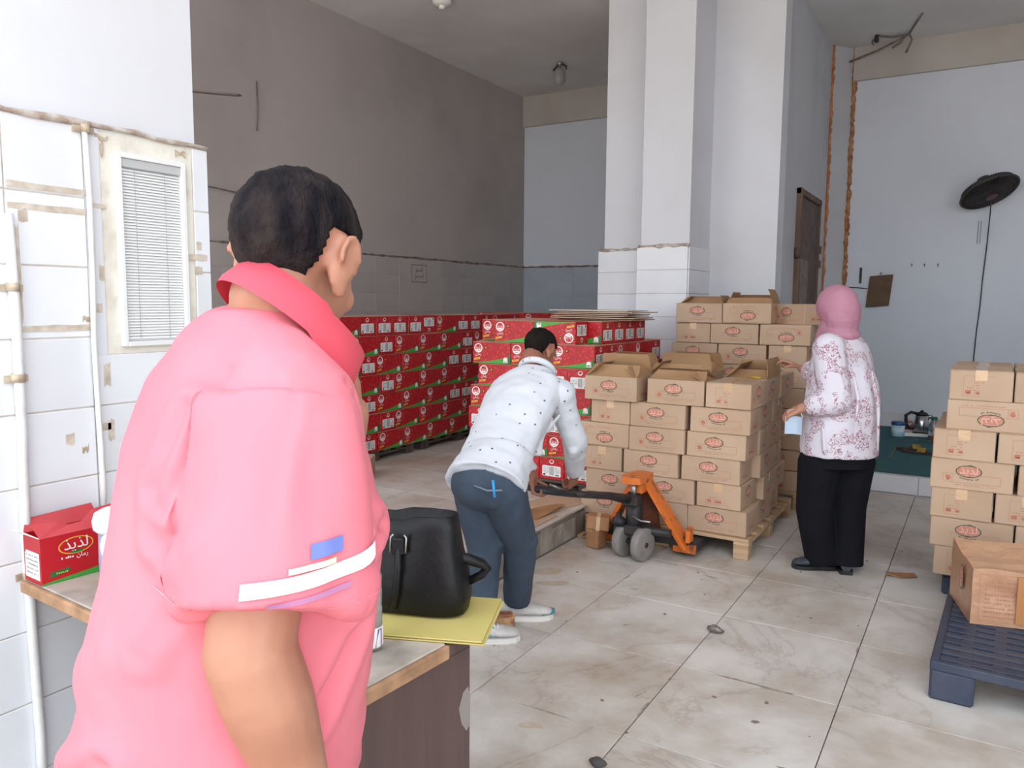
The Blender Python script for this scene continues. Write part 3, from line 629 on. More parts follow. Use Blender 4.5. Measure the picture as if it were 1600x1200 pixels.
def red_meshes():
    q = MB(); L, W, Hh = RL, RW, RH
    q.bbox((-L / 2, -W / 2, .0), (L / 2, W / 2, Hh - .003), .003, 0)
    me = q.mesh('carton_body', [M_RED, M_TAN])
    for p in me.polygons:
        if p.normal.z > .9: p.material_index = 1
    q = MB(); q.bbox((-L / 2 + .001, -W / 2 + .001, Hh - .0035), (L / 2 - .001, -.001, Hh), .001); q.bbox((-L / 2 + .001, .001, Hh - .0035), (L / 2 - .001, W / 2 - .001, Hh), .001)
    f = q.mesh('top_flaps', M_TAN)
    q = MB(); red_side(q, facepts('front', L, W)); s = q.mesh('side_print', RPM); e = {}
    for sd in ('right', 'left'): q = MB(); red_end(q, facepts(sd, L, W)); e[sd] = q.mesh('end_label', RPM)
    return me, f, s, e
RM = red_meshes()
def redc(x, y, z, rz, label, group, flip=False):
    o = link('red_carton', RM[0], None, (x, y, z), (0, 0, rz + radians(random.uniform(-.8, .8)))); tag(o, label, 'carton', group)
    link('top_flaps', RM[1], o); link('side_print', RM[2], o); link('end_label', RM[3][end_seen(rz, flip)], o); L16(label)
    if flip: o.rotation_euler.y = pi; o.location.z = z + RH
    return o
ZR = .262; RP = .1605
# stack along the left wall: faces at x = -4.25 looking into the room
seqs = {6: (4.36, 'LEEEEeLEEELE'), 5: (4.39, 'ELELLLELE'), 4: (4.36, 'LELLLEELE'), 3: (4.39, 'ELELLLLEL'), 2: (4.37, 'LELLLEELE'), 1: (4.39, 'ELELLLLEL'), 0: (4.37, 'LELLLLELE')}
gl = 'red cartons of the long stack along the left wall'
for i in range(7):
    y, s = seqs[i]
    for k, t in enumerate(s):
        w = RL if t == 'L' else RW; d = RW if t == 'L' else RL
        redc(-4.25 - d / 2 + random.uniform(-.012, .004), y + w / 2, ZR + RP * i, pi / 2 if t == 'L' else 0,
             f'red carton {"with green band" if t == "L" else "with white label"}, {ORD[k]} from near end, {layer_word(i, 7)} layer, long left stack', gl, flip=(t == 'e'))
        y += w + .004
# stack further back in the corner: faces at y = 8.0
gb = 'red cartons of the far stack in the back corner'
for i in range(7):
    x = -5.32; s = 'LLLEL' if i % 2 == 0 else 'ELLLE'
    for k, t in enumerate(s):
        w = RL if t == 'L' else RW; d = RW if t == 'L' else RL
        redc(x + w / 2, 8.0 + d / 2, ZR + RP * i, 0 if t == 'L' else pi / 2, f'red carton, {ORD[k]} from the wall, {layer_word(i, 7)} layer of the far corner stack', gb)
        y = 0; x += w + .004
# middle stack behind the man: front faces at y = 4.8, right-hand faces at x = -2.25
gm = 'red cartons of the middle stack behind the stooping man'
mid = {6: (-3.055, 'Ll'), 5: (-3.24, 'LLL'), 4: (-3.19, 'LEEE'), 3: (-3.26, 'LLL'), 2: (-3.28, 'EEEEE'), 1: (-3.26, 'LLL'), 0: (-3.28, 'EEEEE')}
for i in range(7):
    x, s = mid[i]
    for k, t in enumerate(s):
        w = RL if t in 'Ll' else RW; d = RW if t in 'Ll' else RL
        redc(x + w / 2, 4.8 + d / 2 + random.uniform(0, .012), ZR - .01 + RP * i, 0 if t in 'Ll' else pi / 2, f'{"upside-down " if t == "l" else ""}red carton {"with green band" if t in "Ll" else "with white label"}, {ORD[k]} from left, front {layer_word(i, 7)} layer, middle stack', gm, flip=(t == 'l'))
        x += w + .004
for k in range(4):
    redc(-2.29 - RL / 2, 5.01 + .204 * k + RW / 2, ZR - .01 + RP * 6, 0, f'red carton showing white label, {ORD[k]} along the right side, top layer, middle stack', gm)
    for j in range(2): redc(-2.63 - RL / 2 - .335 * j, 5.01 + .204 * k + RW / 2, ZR - .01 + RP * 6, 0, f'red carton on middle stack, {ORD[k]} row back, {["next to", "one away from"][j]} the labelled right side', gm)
y = 5.01
for k, t in enumerate('ELLE'):
    w = RL if t == 'L' else RW; d = RW if t == 'L' else RL
    redc(-2.255 - d / 2, y + w / 2, ZR - .01 + RP * 5, pi / 2 if t == 'L' else 0, f'red carton, {ORD[k]} back along the right side, sixth layer, middle stack', gm); y += w + .004
y = 5.14
for k, t in enumerate('LEEL'):
    w = RL if t == 'L' else RW; d = RW if t == 'L' else RL
    redc(-2.255 - d / 2, y + w / 2, ZR - .01 + RP * 4, pi / 2 if t == 'L' else 0, f'red carton, {ORD[k]} back along the right side, fifth layer, middle stack', gm); y += w + .004
for k in range(4):
    for j in range(2): redc(-2.66 - RL / 2 - .335 * j, 5.01 + .204 * k + RW / 2, ZR - .01 + RP * 5, 0, f'red carton inside middle stack, sixth layer, {ORD[k]} row back, {["right", "left"][j]} column', gm)
# flattened cardboard sheets on top
for k in range(6):
    q = MB(); w, d = random.uniform(.6, .68), random.uniform(.42, .5)
    q.bbox((-w / 2, -d / 2, 0), (w / 2, d / 2, .007), .001); me_ = q.mesh('cardboard_sheet', M_CARD if k != 5 else mat('pale_card', '#CFC4B4', .8, noise_scale=4, col2='#BDB0A0'))
    o = link('cardboard_sheet', me_, None, (-2.5 + random.uniform(-.05, .03), 5.5 + random.uniform(-.03, .06), 1.376 + .0135 * k), (0, radians(random.uniform(-.4, .4)), radians(random.uniform(-5, 5))))
    tag(o, f'flattened cardboard sheet, {["lowest", "second", "third", "fourth", "fifth", "topmost pale"][k]} of the pile on the middle red stack', 'cardboard', 'flattened cardboard sheets on the red cartons')
    q = MB(); q.box((-.001, -d / 2, .007), (.001, d / 2, .0076)); q.obj('fold_line', M_KRAFT_D, o, (.12, 0, 0))
# carton on the raised floor beside the long stack, mostly hidden by the man in pink
kraft(-4.05, 4.33, PL, radians(31), 'brown carton lying on the raised floor at the near end of the long red stack', None)

# ------------------------------------------------------------------ pallets
M_PINE = mat('pale_pine', '#C2A484', .8, noise_scale=6, col2='#A3825F', stretch=(.3, 4, 4), rand=.12, bump=.2); M_OLDPINE = mat('grey_wood', '#5E5148', .85, noise_scale=6, col2='#443A34', stretch=(.3, 4, 4), rand=.15, bump=.2)
def pallet(x0, y0, x1, y1, z, h, m, label, nb=7):
    t = empty('wooden_pallet', (x0, y0, z), label, 'pallet'); w, d = x1 - x0, y1 - y0
    bw = .095
    for k in range(nb):
        q = MB(); q.bbox((0, -bw / 2, -.02), (w, bw / 2, 0), .003); q.obj('board', m, t, (0, bw / 2 + (d - bw) * k / (nb - 1), h))
    for k in range(3):
        q = MB(); q.bbox((-.045, 0, -.02), (.045, d, 0), .003); q.obj('stringer', m, t, (.045 + (w - .09) * k / 2, 0, h - .02))
        for j in range(3): q = MB(); q.bbox((-.045, -.05, 0), (.045, .05, h - .04), .004); q.obj('block', m, t, (.045 + (w - .09) * k / 2, .05 + (d - .1) * j / 2, 0))
    return t
pallet(-2.165, 4.53, -1.105, 5.72, 0, .126, M_PINE, 'pale wooden pallet carrying the brown cartons on the jack')
pallet(-2.12, 5.88, -1.04, 6.6, 0, .126, M_PINE, 'pale wooden pallet under the tall brown carton stack', 5)
pallet(-5.35, 4.38, -4.26, 5.38, PL, .082, M_OLDPINE, 'dark wooden pallet under the near half of the long red stack')
pallet(-5.35, 5.5, -4.26, 6.7, PL, .082, M_OLDPINE, 'dark wooden pallet under the far half of the long red stack')
pallet(-5.34, 8.0, -4.0, 8.4, PL, .082, M_OLDPINE, 'dark wooden pallet under the far corner stack of red cartons', 4)
pallet(-3.3, 4.8, -2.26, 5.8, PL, .072, M_OLDPINE, 'dark wooden pallet under the middle red stack')
M_PLAS = mat('dark_plastic', '#333B4E', .5, noise_scale=5, col2='#474B58', bump=.2, spec=.4)
def plastic_pallet(x, y, w, d, h, rz, label):
    t = empty('plastic_pallet', (x, y, 0), label, 'pallet', None, rz)
    q = MB(); q.bbox((0, 0, h - .035), (w, .03, h), .004); q.bbox((0, d - .03, h - .035), (w, d, h), .004); q.bbox((0, .03, h - .035), (.03, d - .03, h), .004); q.bbox((w - .03, .03, h - .035), (w, d - .03, h), .004); q.obj('rim', M_PLAS, t)
    ny = int(d / .062); q = MB(); q.bbox((.03, -.019, -.02), (w - .03, .019, 0), .002); me = q.mesh('deck_slat', M_PLAS)
    for k in range(1, ny): link('deck_slat', me, t, (0, d * k / ny, h - .001))
    nx = int(w / .11); q = MB(); q.bbox((-.022, .03, -.03), (.022, d - .03, 0), .002); me = q.mesh('deck_rib', M_PLAS)
    for k in range(1, nx): link('deck_rib', me, t, (w * k / nx, 0, h - .003))
    q = MB(); q.loft([((0, 0, 0), (.07, 0, 0), (0, .065, 0)), ((0, 0, h - .034), (.08, 0, 0), (0, .07, 0))], 4, smooth=False); bm = None
    q = MB(); q.bbox((-.075, -.065, 0), (.075, .065, h - .03), .01); me = q.mesh('foot', M_PLAS)
    for a in (.076, w / 2, w - .076):
        for b in (.066, d / 2, d - .066): link('foot', me, t, (a, b, 0))
    return t
plastic_pallet(-.1, 3.275, 1.0, 1.1, .152, radians(-2.0), 'dark blue-grey plastic pallet with open grid deck, nearest on the right')
plastic_pallet(-.11, 4.55, 1.0, .7, .132, 0, 'dark plastic pallet under the carton stack at the right edge')
# ------------------------------------------------------------------ pallet jack (forks run into the pallet along +y)
M_ORANGE = mat('orange_enamel', '#D5702A', .45, noise_scale=16, col2='#7C4423', thresh=(.55, .72), bump=.15)
M_IRON = mat('greasy_iron', '#2E2C30', .5, metal=.3, noise_scale=10, col2='#45403D', bump=.1); M_STEEL = mat('worn_steel', '#A8A6A2', .35, metal=.9)
M_TYRE = mat('grey_tyre', '#8A8480', .8, noise_scale=14, col2='#7A7470'); M_HUB = mat('dark_hub', '#3A2C28', .6, noise_scale=10, col2='#54413A'); M_GRIP = mat('black_grip', '#22242C', .5)
jack = empty('pallet_jack', (-1.69, 4.3, 0), 'orange pallet jack with grey steering wheels and black handle under the brown cartons', 'pallet jack')
def J(f, name, m, parent=None, **k):
    q = MB(); f(q); return q.obj(name, m, parent or jack, **k)
for sx in (-1, 1):
    cx = sx * .245
    def fork(q): q.bbox((cx - .075, .1, .035), (cx + .075, 1.3, .095), .008)
    J(fork, 'fork', M_IRON)
    def tip(q): q.bbox((cx - .07, .085, .03), (cx + .07, .099, .085), .003)
    J(tip, 'fork_end_plate', M_ORANGE)
    def rl(q): q.cyl((cx - .04, 1.2, .04), (cx + .04, 1.2, .04), .039)
    J(rl, 'load_roller', M_HUB)
    # slanted orange side beam from the head down to the fork root
    def beam(q):
        a, b = Vector((sx * .035, .0, .47)), Vector((cx + sx * .02, .1, .06)); d = (b - a).normalized(); s = Vector((0, 1, 0)); nrm = d.cross(s).normalized()
        w0, w1, t = .045, .06, .012; P = []
        for p, w in ((a, w0), (b, w1)):
            for e in (-1, 1):
                for k in (-1, 1): P.append(p + s * (e * w) + nrm * (k * t))
        q.add(P, [(0, 2, 3, 1), (4, 5, 7, 6), (0, 1, 5, 4), (2, 6, 7, 3), (0, 4, 6, 2), (1, 3, 7, 5)])
        for e in (-1, 1): # raised lips
            q.tube([a + s * e * w0 + nrm * t * sx * -1, b + s * e * w1 + nrm * t * sx * -1], .008, 6)
    J(beam, 'side_beam', M_ORANGE)
    def lug(q): q.bbox((cx + sx * .03 - .015, .05, .1), (cx + sx * .03 + .015, .12, .19), .006)
    J(lug, 'lug', M_ORANGE)
def back(q): q.add([(-.1, .1, .09), (.1, .1, .09), (.04, .06, .46), (-.04, .06, .46), (-.1, .12, .09), (.1, .12, .09), (.04, .08, .46), (-.04, .08, .46)], [(0, 1, 2, 3), (7, 6, 5, 4), (0, 4, 5, 1), (1, 5, 6, 2), (2, 6, 7, 3), (3, 7, 4, 0)])
J(back, 'back_plate', mat('rust_plate', '#6E3A22', .7, noise_scale=10, col2='#4A2A1E'))
def head(q): q.poly([(-.075, -.12), (-.06, -.15), (.0, -.16), (.05, -.14), (.06, -.04), (.05, .06), (-.05, .06), (-.07, -.02)], .46, .50)
J(head, 'head_plate', M_ORANGE)
def headside(q): q.poly([(-.05, -.08), (.045, -.1), (.045, .05), (-.045, .05)], .4, .46)
J(headside, 'head_block', M_ORANGE)
def cross(q): q.bbox((-.27, .07, .07), (.27, .13, .13), .008); q.cyl((-.12, -.03, .16), (.2, -.03, .17), .024)
J(cross, 'cross_beam', M_IRON)
def pump(q): q.cyl((-.02, -.05, .14), (-.02, -.05, .36), .05); q.cyl((-.02, -.05, .36), (-.02, -.05, .4), .032); q.bbox((-.13, -.11, .14), (.07, .03, .2), .012); q.lathe([(.045, 0), (.04, .03), (.018, .045), (.012, .07)], 14, 0, Matrix.Translation((-.1, -.09, .2)))
J(pump, 'pump_body', M_IRON)
def rod(q): q.cyl((-.005, -.1, .36), (-.005, -.1, .47), .016)
J(rod, 'piston_rod', M_STEEL)
def lever(q): q.tube([(.0, -.13, .27), (.06, -.14, .25), (.12, -.15, .255)], .006, 8)
J(lever, 'pedal', M_STEEL)
def axle(q): q.cyl((-.09, -.07, .098), (.075, -.09, .098), .014); q.bbox((-.03, -.1, .1), (.02, -.05, .16), .008)
J(axle, 'axle', M_IRON)
for wx, wy in ((-.075, -.065), (.055, -.095)):
    w = J(lambda q: q.lathe([(.062, -.026), (.09, -.026), (.098, -.02), (.098, .02), (.09, .026), (.062, .026)], 32), 'steering_wheel', M_TYRE, loc=(wx, wy, .098), rot=(0, pi / 2, radians(-12)))
    J(lambda q: (q.lathe([(.03, -.02), (.063, -.02), (.063, .02), (.03, .02)], 24), q.lathe([(.016, -.03), (.016, .03)], 14)), 'hub', M_HUB, w)
# folded handle reaching out to the man's hands
HB, HT = Vector((-.01, -.12, .36)), Vector((-.215, -.95, .57))
def handle(q): q.tube([HB, HB.lerp(HT, .25) + Vector((0, 0, .01)), HB.lerp(HT, .5), HB.lerp(HT, .62)], [.03, .022, .02, .02], 12); q.bbox((-.06, -.17, .33), (.04, -.07, .39), .012)
J(handle, 'handle_shaft', M_IRON)
hd = (HT - HB).normalized(); hs = hd.cross(Vector((0, 0, 1))).normalized()
def grip(q):
    c = HB.lerp(HT, .62); P = [c, c + hd * .05 + hs * .05, c + hd * .17 + hs * .06, c + hd * .27 + hs * .055, c + hd * .31 + hs * .03, c + hd * .31 - hs * .03, c + hd * .27 - hs * .055, c + hd * .17 - hs * .06, c + hd * .05 - hs * .05]
    q.tube(P, .017, 10, closed=True)
J(grip, 'loop_grip', M_GRIP)
def ctl(q): c = HB.lerp(HT, .62); q.tube([c, c + hd * .12 + Vector((0, 0, .02)), c + hd * .16 + hs * .03 + Vector((0, 0, .03))], .007, 8)
J(ctl, 'release_lever', M_STEEL)

# broken carton pieces left of the jack, boards and scraps on the step
M_SCRAP = mat('scrap_cardboard', '#A97B55', .8, noise_scale=7, col2='#8F6644', bump=.3, bump_scale=20)
q = MB(); q.bbox((-.07, -.05, 0), (.07, .05, .085), .006); o = q.obj('small_carton', M_SCRAP, None, (-1.965, 4.3, .118), (0, radians(4), radians(20))); tag(o, 'small crushed cardboard box beside the pallet jack, on top of another', 'box', None)
q = MB(); q.box((-.012, -.0515, 0), (.012, -.0505, .085)); q.box((-.012, -.05, .0855), (.012, .05, .0865)); q.obj('packing_tape', M_TAPE_C, o)
q = MB(); q.bbox((-.045, -.045, 0), (.045, .045, .115), .005); o = q.obj('small_carton', M_SCRAP, None, (-1.975, 4.295, .002), (0, 0, radians(-12))); tag(o, 'small brown box on the floor between the kerb and the pallet jack', 'box')
q = MB(); q.bbox((-.046, -.046, .1), (.0, .046, .12), .002); q.obj('flap', M_CARD_IN, o)
q = MB(); q.bbox((-.24, -.045, 0), (.24, .045, .02), .004); o = q.obj('loose_board', M_PINE, None, (-1.92, 4.44, .001), (0, 0, radians(-4))); tag(o, 'pale loose board on the floor beside the pallet jack', 'board')
q = MB()
for k in range(4): q.box((-.2 + .11 * k, -.0455, .018), (-.19 + .11 * k, .0455, .0205))
q.obj('nail_mark', M_OLDPINE, o)
def scrap(name, pts, loc, rz, m, label, cat, curl=0.0, th=.004, grp=None):
    q = MB(); n = len(pts); f = lambda x, y: curl * (x * x + .6 * x * y)
    q.add([(x, y, f(x, y)) for x, y in pts] + [(x, y, f(x, y) + th) for x, y in pts] + [(0, 0, 0), (0, 0, th)],
          [(2 * n, (i + 1) % n, i) for i in range(n)] + [(2 * n + 1, n + i, n + (i + 1) % n) for i in range(n)] + [(i, (i + 1) % n, n + (i + 1) % n, n + i) for i in range(n)])
    o = q.obj(name, m, None, loc, (0, 0, rz)); return tag(o, label, cat, grp)
scrap('cardboard_scrap', [(-.2, -.25), (.02, -.3), (.1, -.1), (.12, .25), (-.05, .3), (-.16, .1)], (-2.3, 3.95, PL + .002), .1, M_CARD, 'torn pale cardboard sheet lying on the near end of the step', 'cardboard')
scrap('cardboard_scrap', [(-.22, -.2), (.06, -.22), (.1, .2), (-.18, .24)], (-2.3, 4.5, PL + .002), -.15, M_CARD, 'flat pale cardboard sheet on the step close to the pallet jack', 'cardboard')
scrap('cardboard_scrap', [(-.15, -.16), (.03, -.17), (.13, .17), (.06, .2)], (-2.33, 4.2, PL + .008), .25, M_SCRAP, 'dark brown triangular cardboard piece on the step', 'cardboard', .6)
scrap('cardboard_scrap', [(-.08, -.03), (.0, -.045), (.08, -.02), (.075, .03), (-.02, .04), (-.07, .03)], (-.315, 4.74, .001), .3, M_SCRAP, 'small brown cardboard scrap on the floor right of the woman', 'cardboard', 1.2)
q = MB(); q.ell((0, 0, .012), (.04, .028, .014), None, 2); me = q.mesh('foil', mat('foil_scrap', '#9A928C', .35, metal=.4, noise_scale=30, col2='#5C5048')); subdivide_noise(me, .012, 40)
tag(link('foil_wrapper', me, None, (-.975, 3.44, .004)), 'crumpled grey foil wrapper alone on the marble floor', 'wrapper')
q = MB(); q.ell((0, 0, .012), (.03, .022, .013), None, 2); me = q.mesh('stone', mat('dark_stone', '#4A4644', .9)); subdivide_noise(me, .006, 30)
tag(link('dark_lump', me, None, (-.99, 2.2, .003)), 'small dark lump on the floor at the bottom edge', 'stone')
q = MB(); q.bbox((-.06, -.03, 0), (.06, .03, .06), .006, seg=1); me = q.mesh('brick', mat('broken_brick', '#8C5640', .9, noise_scale=18, col2='#C29A72', thresh=(.45, .6), bump=.6)); subdivide_noise(me, .006, 20)
tag(link('broken_brick', me, None, (-1.845, 2.975, .004), (0, 0, .67)), 'broken reddish brick piece on the floor beside the sneakers', 'brick')
random.seed(21)
q = MB()
for k in range(32):
    x, y = random.uniform(-2.1, -.2), random.uniform(2.2, 5.6); r = random.uniform(.003, .008)
    q.ell((x, y, r * .4), (r, r * random.uniform(.5, 1), r * .5), None, 1)
o = q.obj('floor_grit', mat('grit', '#7A6A5C', .9)); o['kind'] = 'stuff'; o['label'] = 'scattered crumbs of grit and dirt on the marble floor'; o['category'] = 'grit'

# ------------------------------------------------------------------ desk in front
M_LAM = mat('dark_laminate', '#57433F', .5, noise_scale=5, col2='#4B3936', stretch=(6, 6, .5), bump=.05); M_TOP = mat('marble_top', '#B9AFA4', .4, noise_scale=9, col2='#8F8A80', thresh=(.4, .68)); M_TOPEDGE = mat('chipped_edge', '#B9926F', .8, noise_scale=14, col2='#8C6A4E', bump=.4)
desk = empty('desk', (-1.553, 1.256, 0), 'narrow desk with worn stone top and dark brown panels in front of the man', 'desk', None, radians(-4))
def DK(name, m, *bs, bev=.003):
    q = MB()
    for a, b in bs: q.bbox(a, b, bev)
    return q.obj(name, m, desk)
DK('top', M_TOP, ((-.595, -.235, .722), (.572, .125, .752)), ((-.595, .125, .722), (.51, .185, .752)))
DK('top_edge', M_TOPEDGE, ((-.595, -.25, .718), (.585, -.235, .75)), ((.572, -.235, .718), (.585, .125, .75)), bev=.004)
DK('side_panel', M_LAM, ((.56, -.22, 0), (.578, .205, .72)))
DK('side_panel', M_LAM, ((-.3, -.22, 0), (-.282, .205, .72)))
DK('corner_block', M_LAM, ((.51, .125, .72), (.582, .205, .75)))
DK('back_panel', M_LAM, ((-.282, .185, .05), (.56, .203, .72)))
DK('shelf', M_LAM, ((-.282, -.2, .35), (.56, .185, .368)))
q = MB(); q.add([(.5785, .162, .585), (.5785, .172, .545), (.5785, .19, .52), (.5785, .203, .53), (.5785, .204, .6), (.5785, .195, .625), (.5785, .178, .618)], [(0, 1, 2, 3, 4, 5, 6)]); q.obj('chipped_patch', mat('chip', '#8B827C', .8), desk)
# red carton, opened, on the left end of the desk
rc = empty('red_carton', (-2.065, 1.055, .753), 'opened red juice carton with torn flaps on the left end of the desk', 'carton', None, radians(86))
q = MB(); L, W, Hh, t = .2, .095, .125, .003
sc = Matrix.Identity(4)
q.box((0, 0, 0), (L, W, t)); q.box((0, 0, t), (L, t, Hh)); q.box((0, W - t, t), (L, W, Hh)); q.box((0, t, t), (t, W - t, Hh)); q.box((L - t, t, t), (L, W - t, Hh))
q.obj('carton_body', M_RPLAIN, rc)
q = MB(); fn = lambda u, z, o: (u, -o, z)
pr_poly(q, fn, [(.0, .0), (L, .0), (L, .022), (.1, .012), (.0, .004)], .0006, 2)
pr_poly(q, fn, oval(.09, .09, .046, .023, 26), .0006, 3); pr_poly(q, fn, oval(.09, .09, .043, .0205, 26), .0009, 1); pr_text(q, fn, W_LOGO, .062, .09, .092, .0013, 0)
pr_poly(q, fn, oval(.09, .073, .018, .004, 10), .0013, 4)
pr_text(q, fn, rev([0x631, 0xFEE3, 0xFE8E, 0x646]), .03, .105, .06, .0009, 0); pr_marks(q, fn, .05, .088, .058, .006, .0009, 0, 7)
pr_poly(q, fn, [(.02, .016), (.07, .022), (.072, .034), (.022, .03)], .0009, 4); pr_marks(q, fn, .026, .066, .022, .005, .0013, 3, 8)
pr_poly(q, fn, oval(.17, .045, .02, .022, 14), .0009, 1); pr_poly(q, fn, oval(.17, .042, .007, .008, 7), .0012, 0); pr_poly(q, fn, oval(.147, .034, .009, .008, 9), .0009, 1)
q.obj('front_print', RPM, rc)
q = MB(); fn = lambda u, z, o: (-o, u, z); pr_poly(q, fn, [(.008, .012), (.088, .012), (.088, .075), (.08, .085), (.008, .085)], .0006, 0)
for k in range(5): pr_marks(q, fn, .014, .082, .024 + .012 * k, .004, .0012, 5, 10)
q.obj('end_label', RPM, rc)
M_RIN = mat('red_flap', '#C4474C', .6, noise_scale=8, col2='#B5333B')
def flap3(pts, m=M_RIN):
    q = MB(); n = len(pts); nrm = (Vector(pts[1]) - Vector(pts[0])).cross(Vector(pts[2]) - Vector(pts[0])).normalized() * .002
    q.add(pts + [tuple(Vector(p) + nrm) for p in pts], [tuple(range(n)), tuple(reversed(range(n, 2 * n)))] + [(i, (i + 1) % n, n + (i + 1) % n, n + i) for i in range(n)]); q.obj('flap', m, rc)
flap3([(0, 0, Hh), (L, 0, Hh), (L + .01, .03, Hh + .05), (.15, .03, Hh + .045), (.115, .02, Hh + .02), (.08, .02, Hh + .018), (.06, .025, Hh + .03), (-.008, .03, Hh + .035)])
flap3([(0, W, Hh), (L, W, Hh), (L, W + .04, Hh + .035), (.02, W + .03, Hh + .03)])
flap3([(0, .005, Hh), (0, W - .005, Hh), (-.035, W - .015, Hh + .02), (-.035, .02, Hh + .025)], M_WPR)
flap3([(L, .005, Hh), (L, W - .005, Hh), (L + .05, W - .02, Hh + .03), (L + .05, .03, Hh + .04)])
# two plastic tubs beside it
M_TUB = mat('lilac_plastic', '#A9A3BF', .4, trans=.15); M_LID = mat('white_lid', '#E8E2EA', .5)
for k, (x, y, h, lb) in enumerate([(-1.90, 1.16, .15, 'milky plastic jar with bulging white lid, taller one behind the red carton'), (-1.80, 1.12, .115, 'milky plastic jar with bulging white lid, shorter one in front')]):
    tt = empty('plastic_jar', (x, y, .753), lb, 'jar', 'milky jars on the desk')
    q = MB(); q.lathe([(.034, 0), (.04, .006), (.042, h * .5), (.04, h)], 20); q.obj('body', M_TUB, tt)
    q = MB(); q.lathe([(.042, h), (.052, h + .01), (.054, h + .03), (.048, h + .05), (.03, h + .06)], 20); q.obj('lid', M_LID, tt)
# bottle
bo = empty('plastic_bottle', (-1.10, 1.235, .753), 'clear plastic bottle with white label on the desk in front of the bag', 'bottle')
M_PET = mat('clear_plastic', '#DAD7D2', .12, trans=.55, spec=.6, noise_scale=22, col2='#A9A39C', bump=.4, bump_scale=30); M_PUR = mat('purple_label', '#54448A', .4)
q = MB(); q.lathe([(.024, 0), (.028, .005), (.028, .05), (.0265, .055), (.0275, .09), (.0262, .095), (.0275, .13), (.0262, .135), (.0275, .16), (.022, .175), (.012, .186)], 20); q.obj('body', M_PET, bo)
q = MB(); q.lathe([(.0283, .008), (.0287, .009), (.0287, .05), (.0283, .051)], 20, 0); q.obj('label_band', [M_WPR], bo)
q = MB()
for z, m_, w in ((.038, 0, .011), (.018, 1, .01)):
    n = 10; V = [(.0292 * cos(a), .0292 * sin(a), z + w * .7 * sin(2 * pi * k / n)) for k in range(n) for a in [radians(-62) + w / .029 * cos(2 * pi * k / n)]]; q.add(V, [tuple(range(n))], m_)
q.obj('label_print', [mat('print_red', '#B6303A', .5), M_HUB], bo)
q = MB(); q.add([(.0292 * cos(radians(a)), .0292 * sin(radians(a)), z) for a, z in ((-25, .009), (10, .009), (10, .049), (-12, .049))], [(0, 1, 2, 3)]); q.obj('purple_print', M_PUR, bo)
q = MB(); q.lathe([(.0135, .184), (.0135, .2), (.012, .202)], 14); q.obj('cap', M_WPR, bo)
# yellow folder and black handbag
M_FOLD = mat('yellow_folder', '#C9BA72', .6, noise_scale=5, col2='#BDAD62')
fo = empty('paper_folder', (-1.09, 1.42, .753), 'yellow paper folder lying under the black handbag and overhanging the desk', 'folder', None, radians(22))
for k, z in enumerate((0, .006)):
    q = MB(); q.bbox((-.17, -.12, z), (.165 - .006 * k, .135, z + .0035), .001); q.obj('cover', M_FOLD, fo)
q = MB(); q.bbox((-.165, -.115, .0036), (.15, .13, .0058), .0005); q.obj('paper_sheets', M_WPR, fo)
M_BAG = mat('black_leather', '#0B0B0D', .45, noise_scale=12, col2='#121215', bump=.15, bump_scale=60, spec=.3)
bag = empty('handbag', (-1.16, 1.44, .763), 'open black leather handbag with silver buckle standing on the yellow folder', 'handbag', None, radians(18))
q = MB(); R_ = []
for z, a, b in ((0, .13, .05), (.006, .15, .062), (.04, .158, .07), (.09, .15, .068), (.14, .136, .058), (.19, .128, .05), (.222, .125, .046)):
    R_.append((Vector((0, 0, z)), a, b, 0))
rings = []
for c, a, b, _ in R_: rings.append([(c.x + a * (abs(cos(t)) ** .45) * (1 if cos(t) > 0 else -1), c.y + b * (abs(sin(t)) ** .6) * (1 if sin(t) > 0 else -1), c.z + (.016 * (cos(t) > 0) * c.z / .222 if True else 0)) for t in [2 * pi * k / 48 for k in range(48)]])
inner = [[(x * .955, y * .9, z) for x, y, z in r] for r in rings[::-1]]; inner = [inner[0], inner[2], inner[4]]
allr = rings + inner; V = [p for r in allr for p in r]; F = []
for i in range(len(allr) - 1):
    for k in range(48): F.append((i * 48 + k, i * 48 + (k + 1) % 48, (i + 1) * 48 + (k + 1) % 48, (i + 1) * 48 + k))
F.append(tuple(reversed(range(48)))); F.append(tuple((len(allr) - 1) * 48 + k for k in range(48))); q.add(V, F, 0, True)
bb = q.obj('body', M_BAG, bag)
for v in bb.data.vertices:
    n_ = noise.noise(v.co * 13 + Vector((7, 1, 3))); v.co += Vector((.0, .012 * n_, .004 * n_)) * min(1, v.co.z * 10)
bb.data.update()
q = MB(); q.tube([(-.01, -.066, .02), (.0, -.078, .06), (.004, -.073, .12), (.0, -.06, .17)], .009, 10); q.obj('strap_seam', M_BAG, bag)
q = MB(); q.tube([(-.018, -.066, .155), (-.018, -.06, .19), (-.012, -.058, .196)], .0028, 8); q.tube([(.02, -.066, .155), (.02, -.06, .19), (.014, -.058, .196)], .0028, 8); q.obj('buckle', M_STEEL, bag)
q = MB(); q.bbox((-.014, -.07, .15), (.016, -.062, .19), .003); q.obj('buckle_tab', M_BAG, bag)
q = MB(); q.tube([(.115, .0, .135), (.15, .015, .125), (.178, .03, .112), (.19, .035, .1), (.176, .035, .082), (.15, .02, .07)], [.014, .014, .013, .012, .011, .01], 8); q.obj('handle', M_BAG, bag)

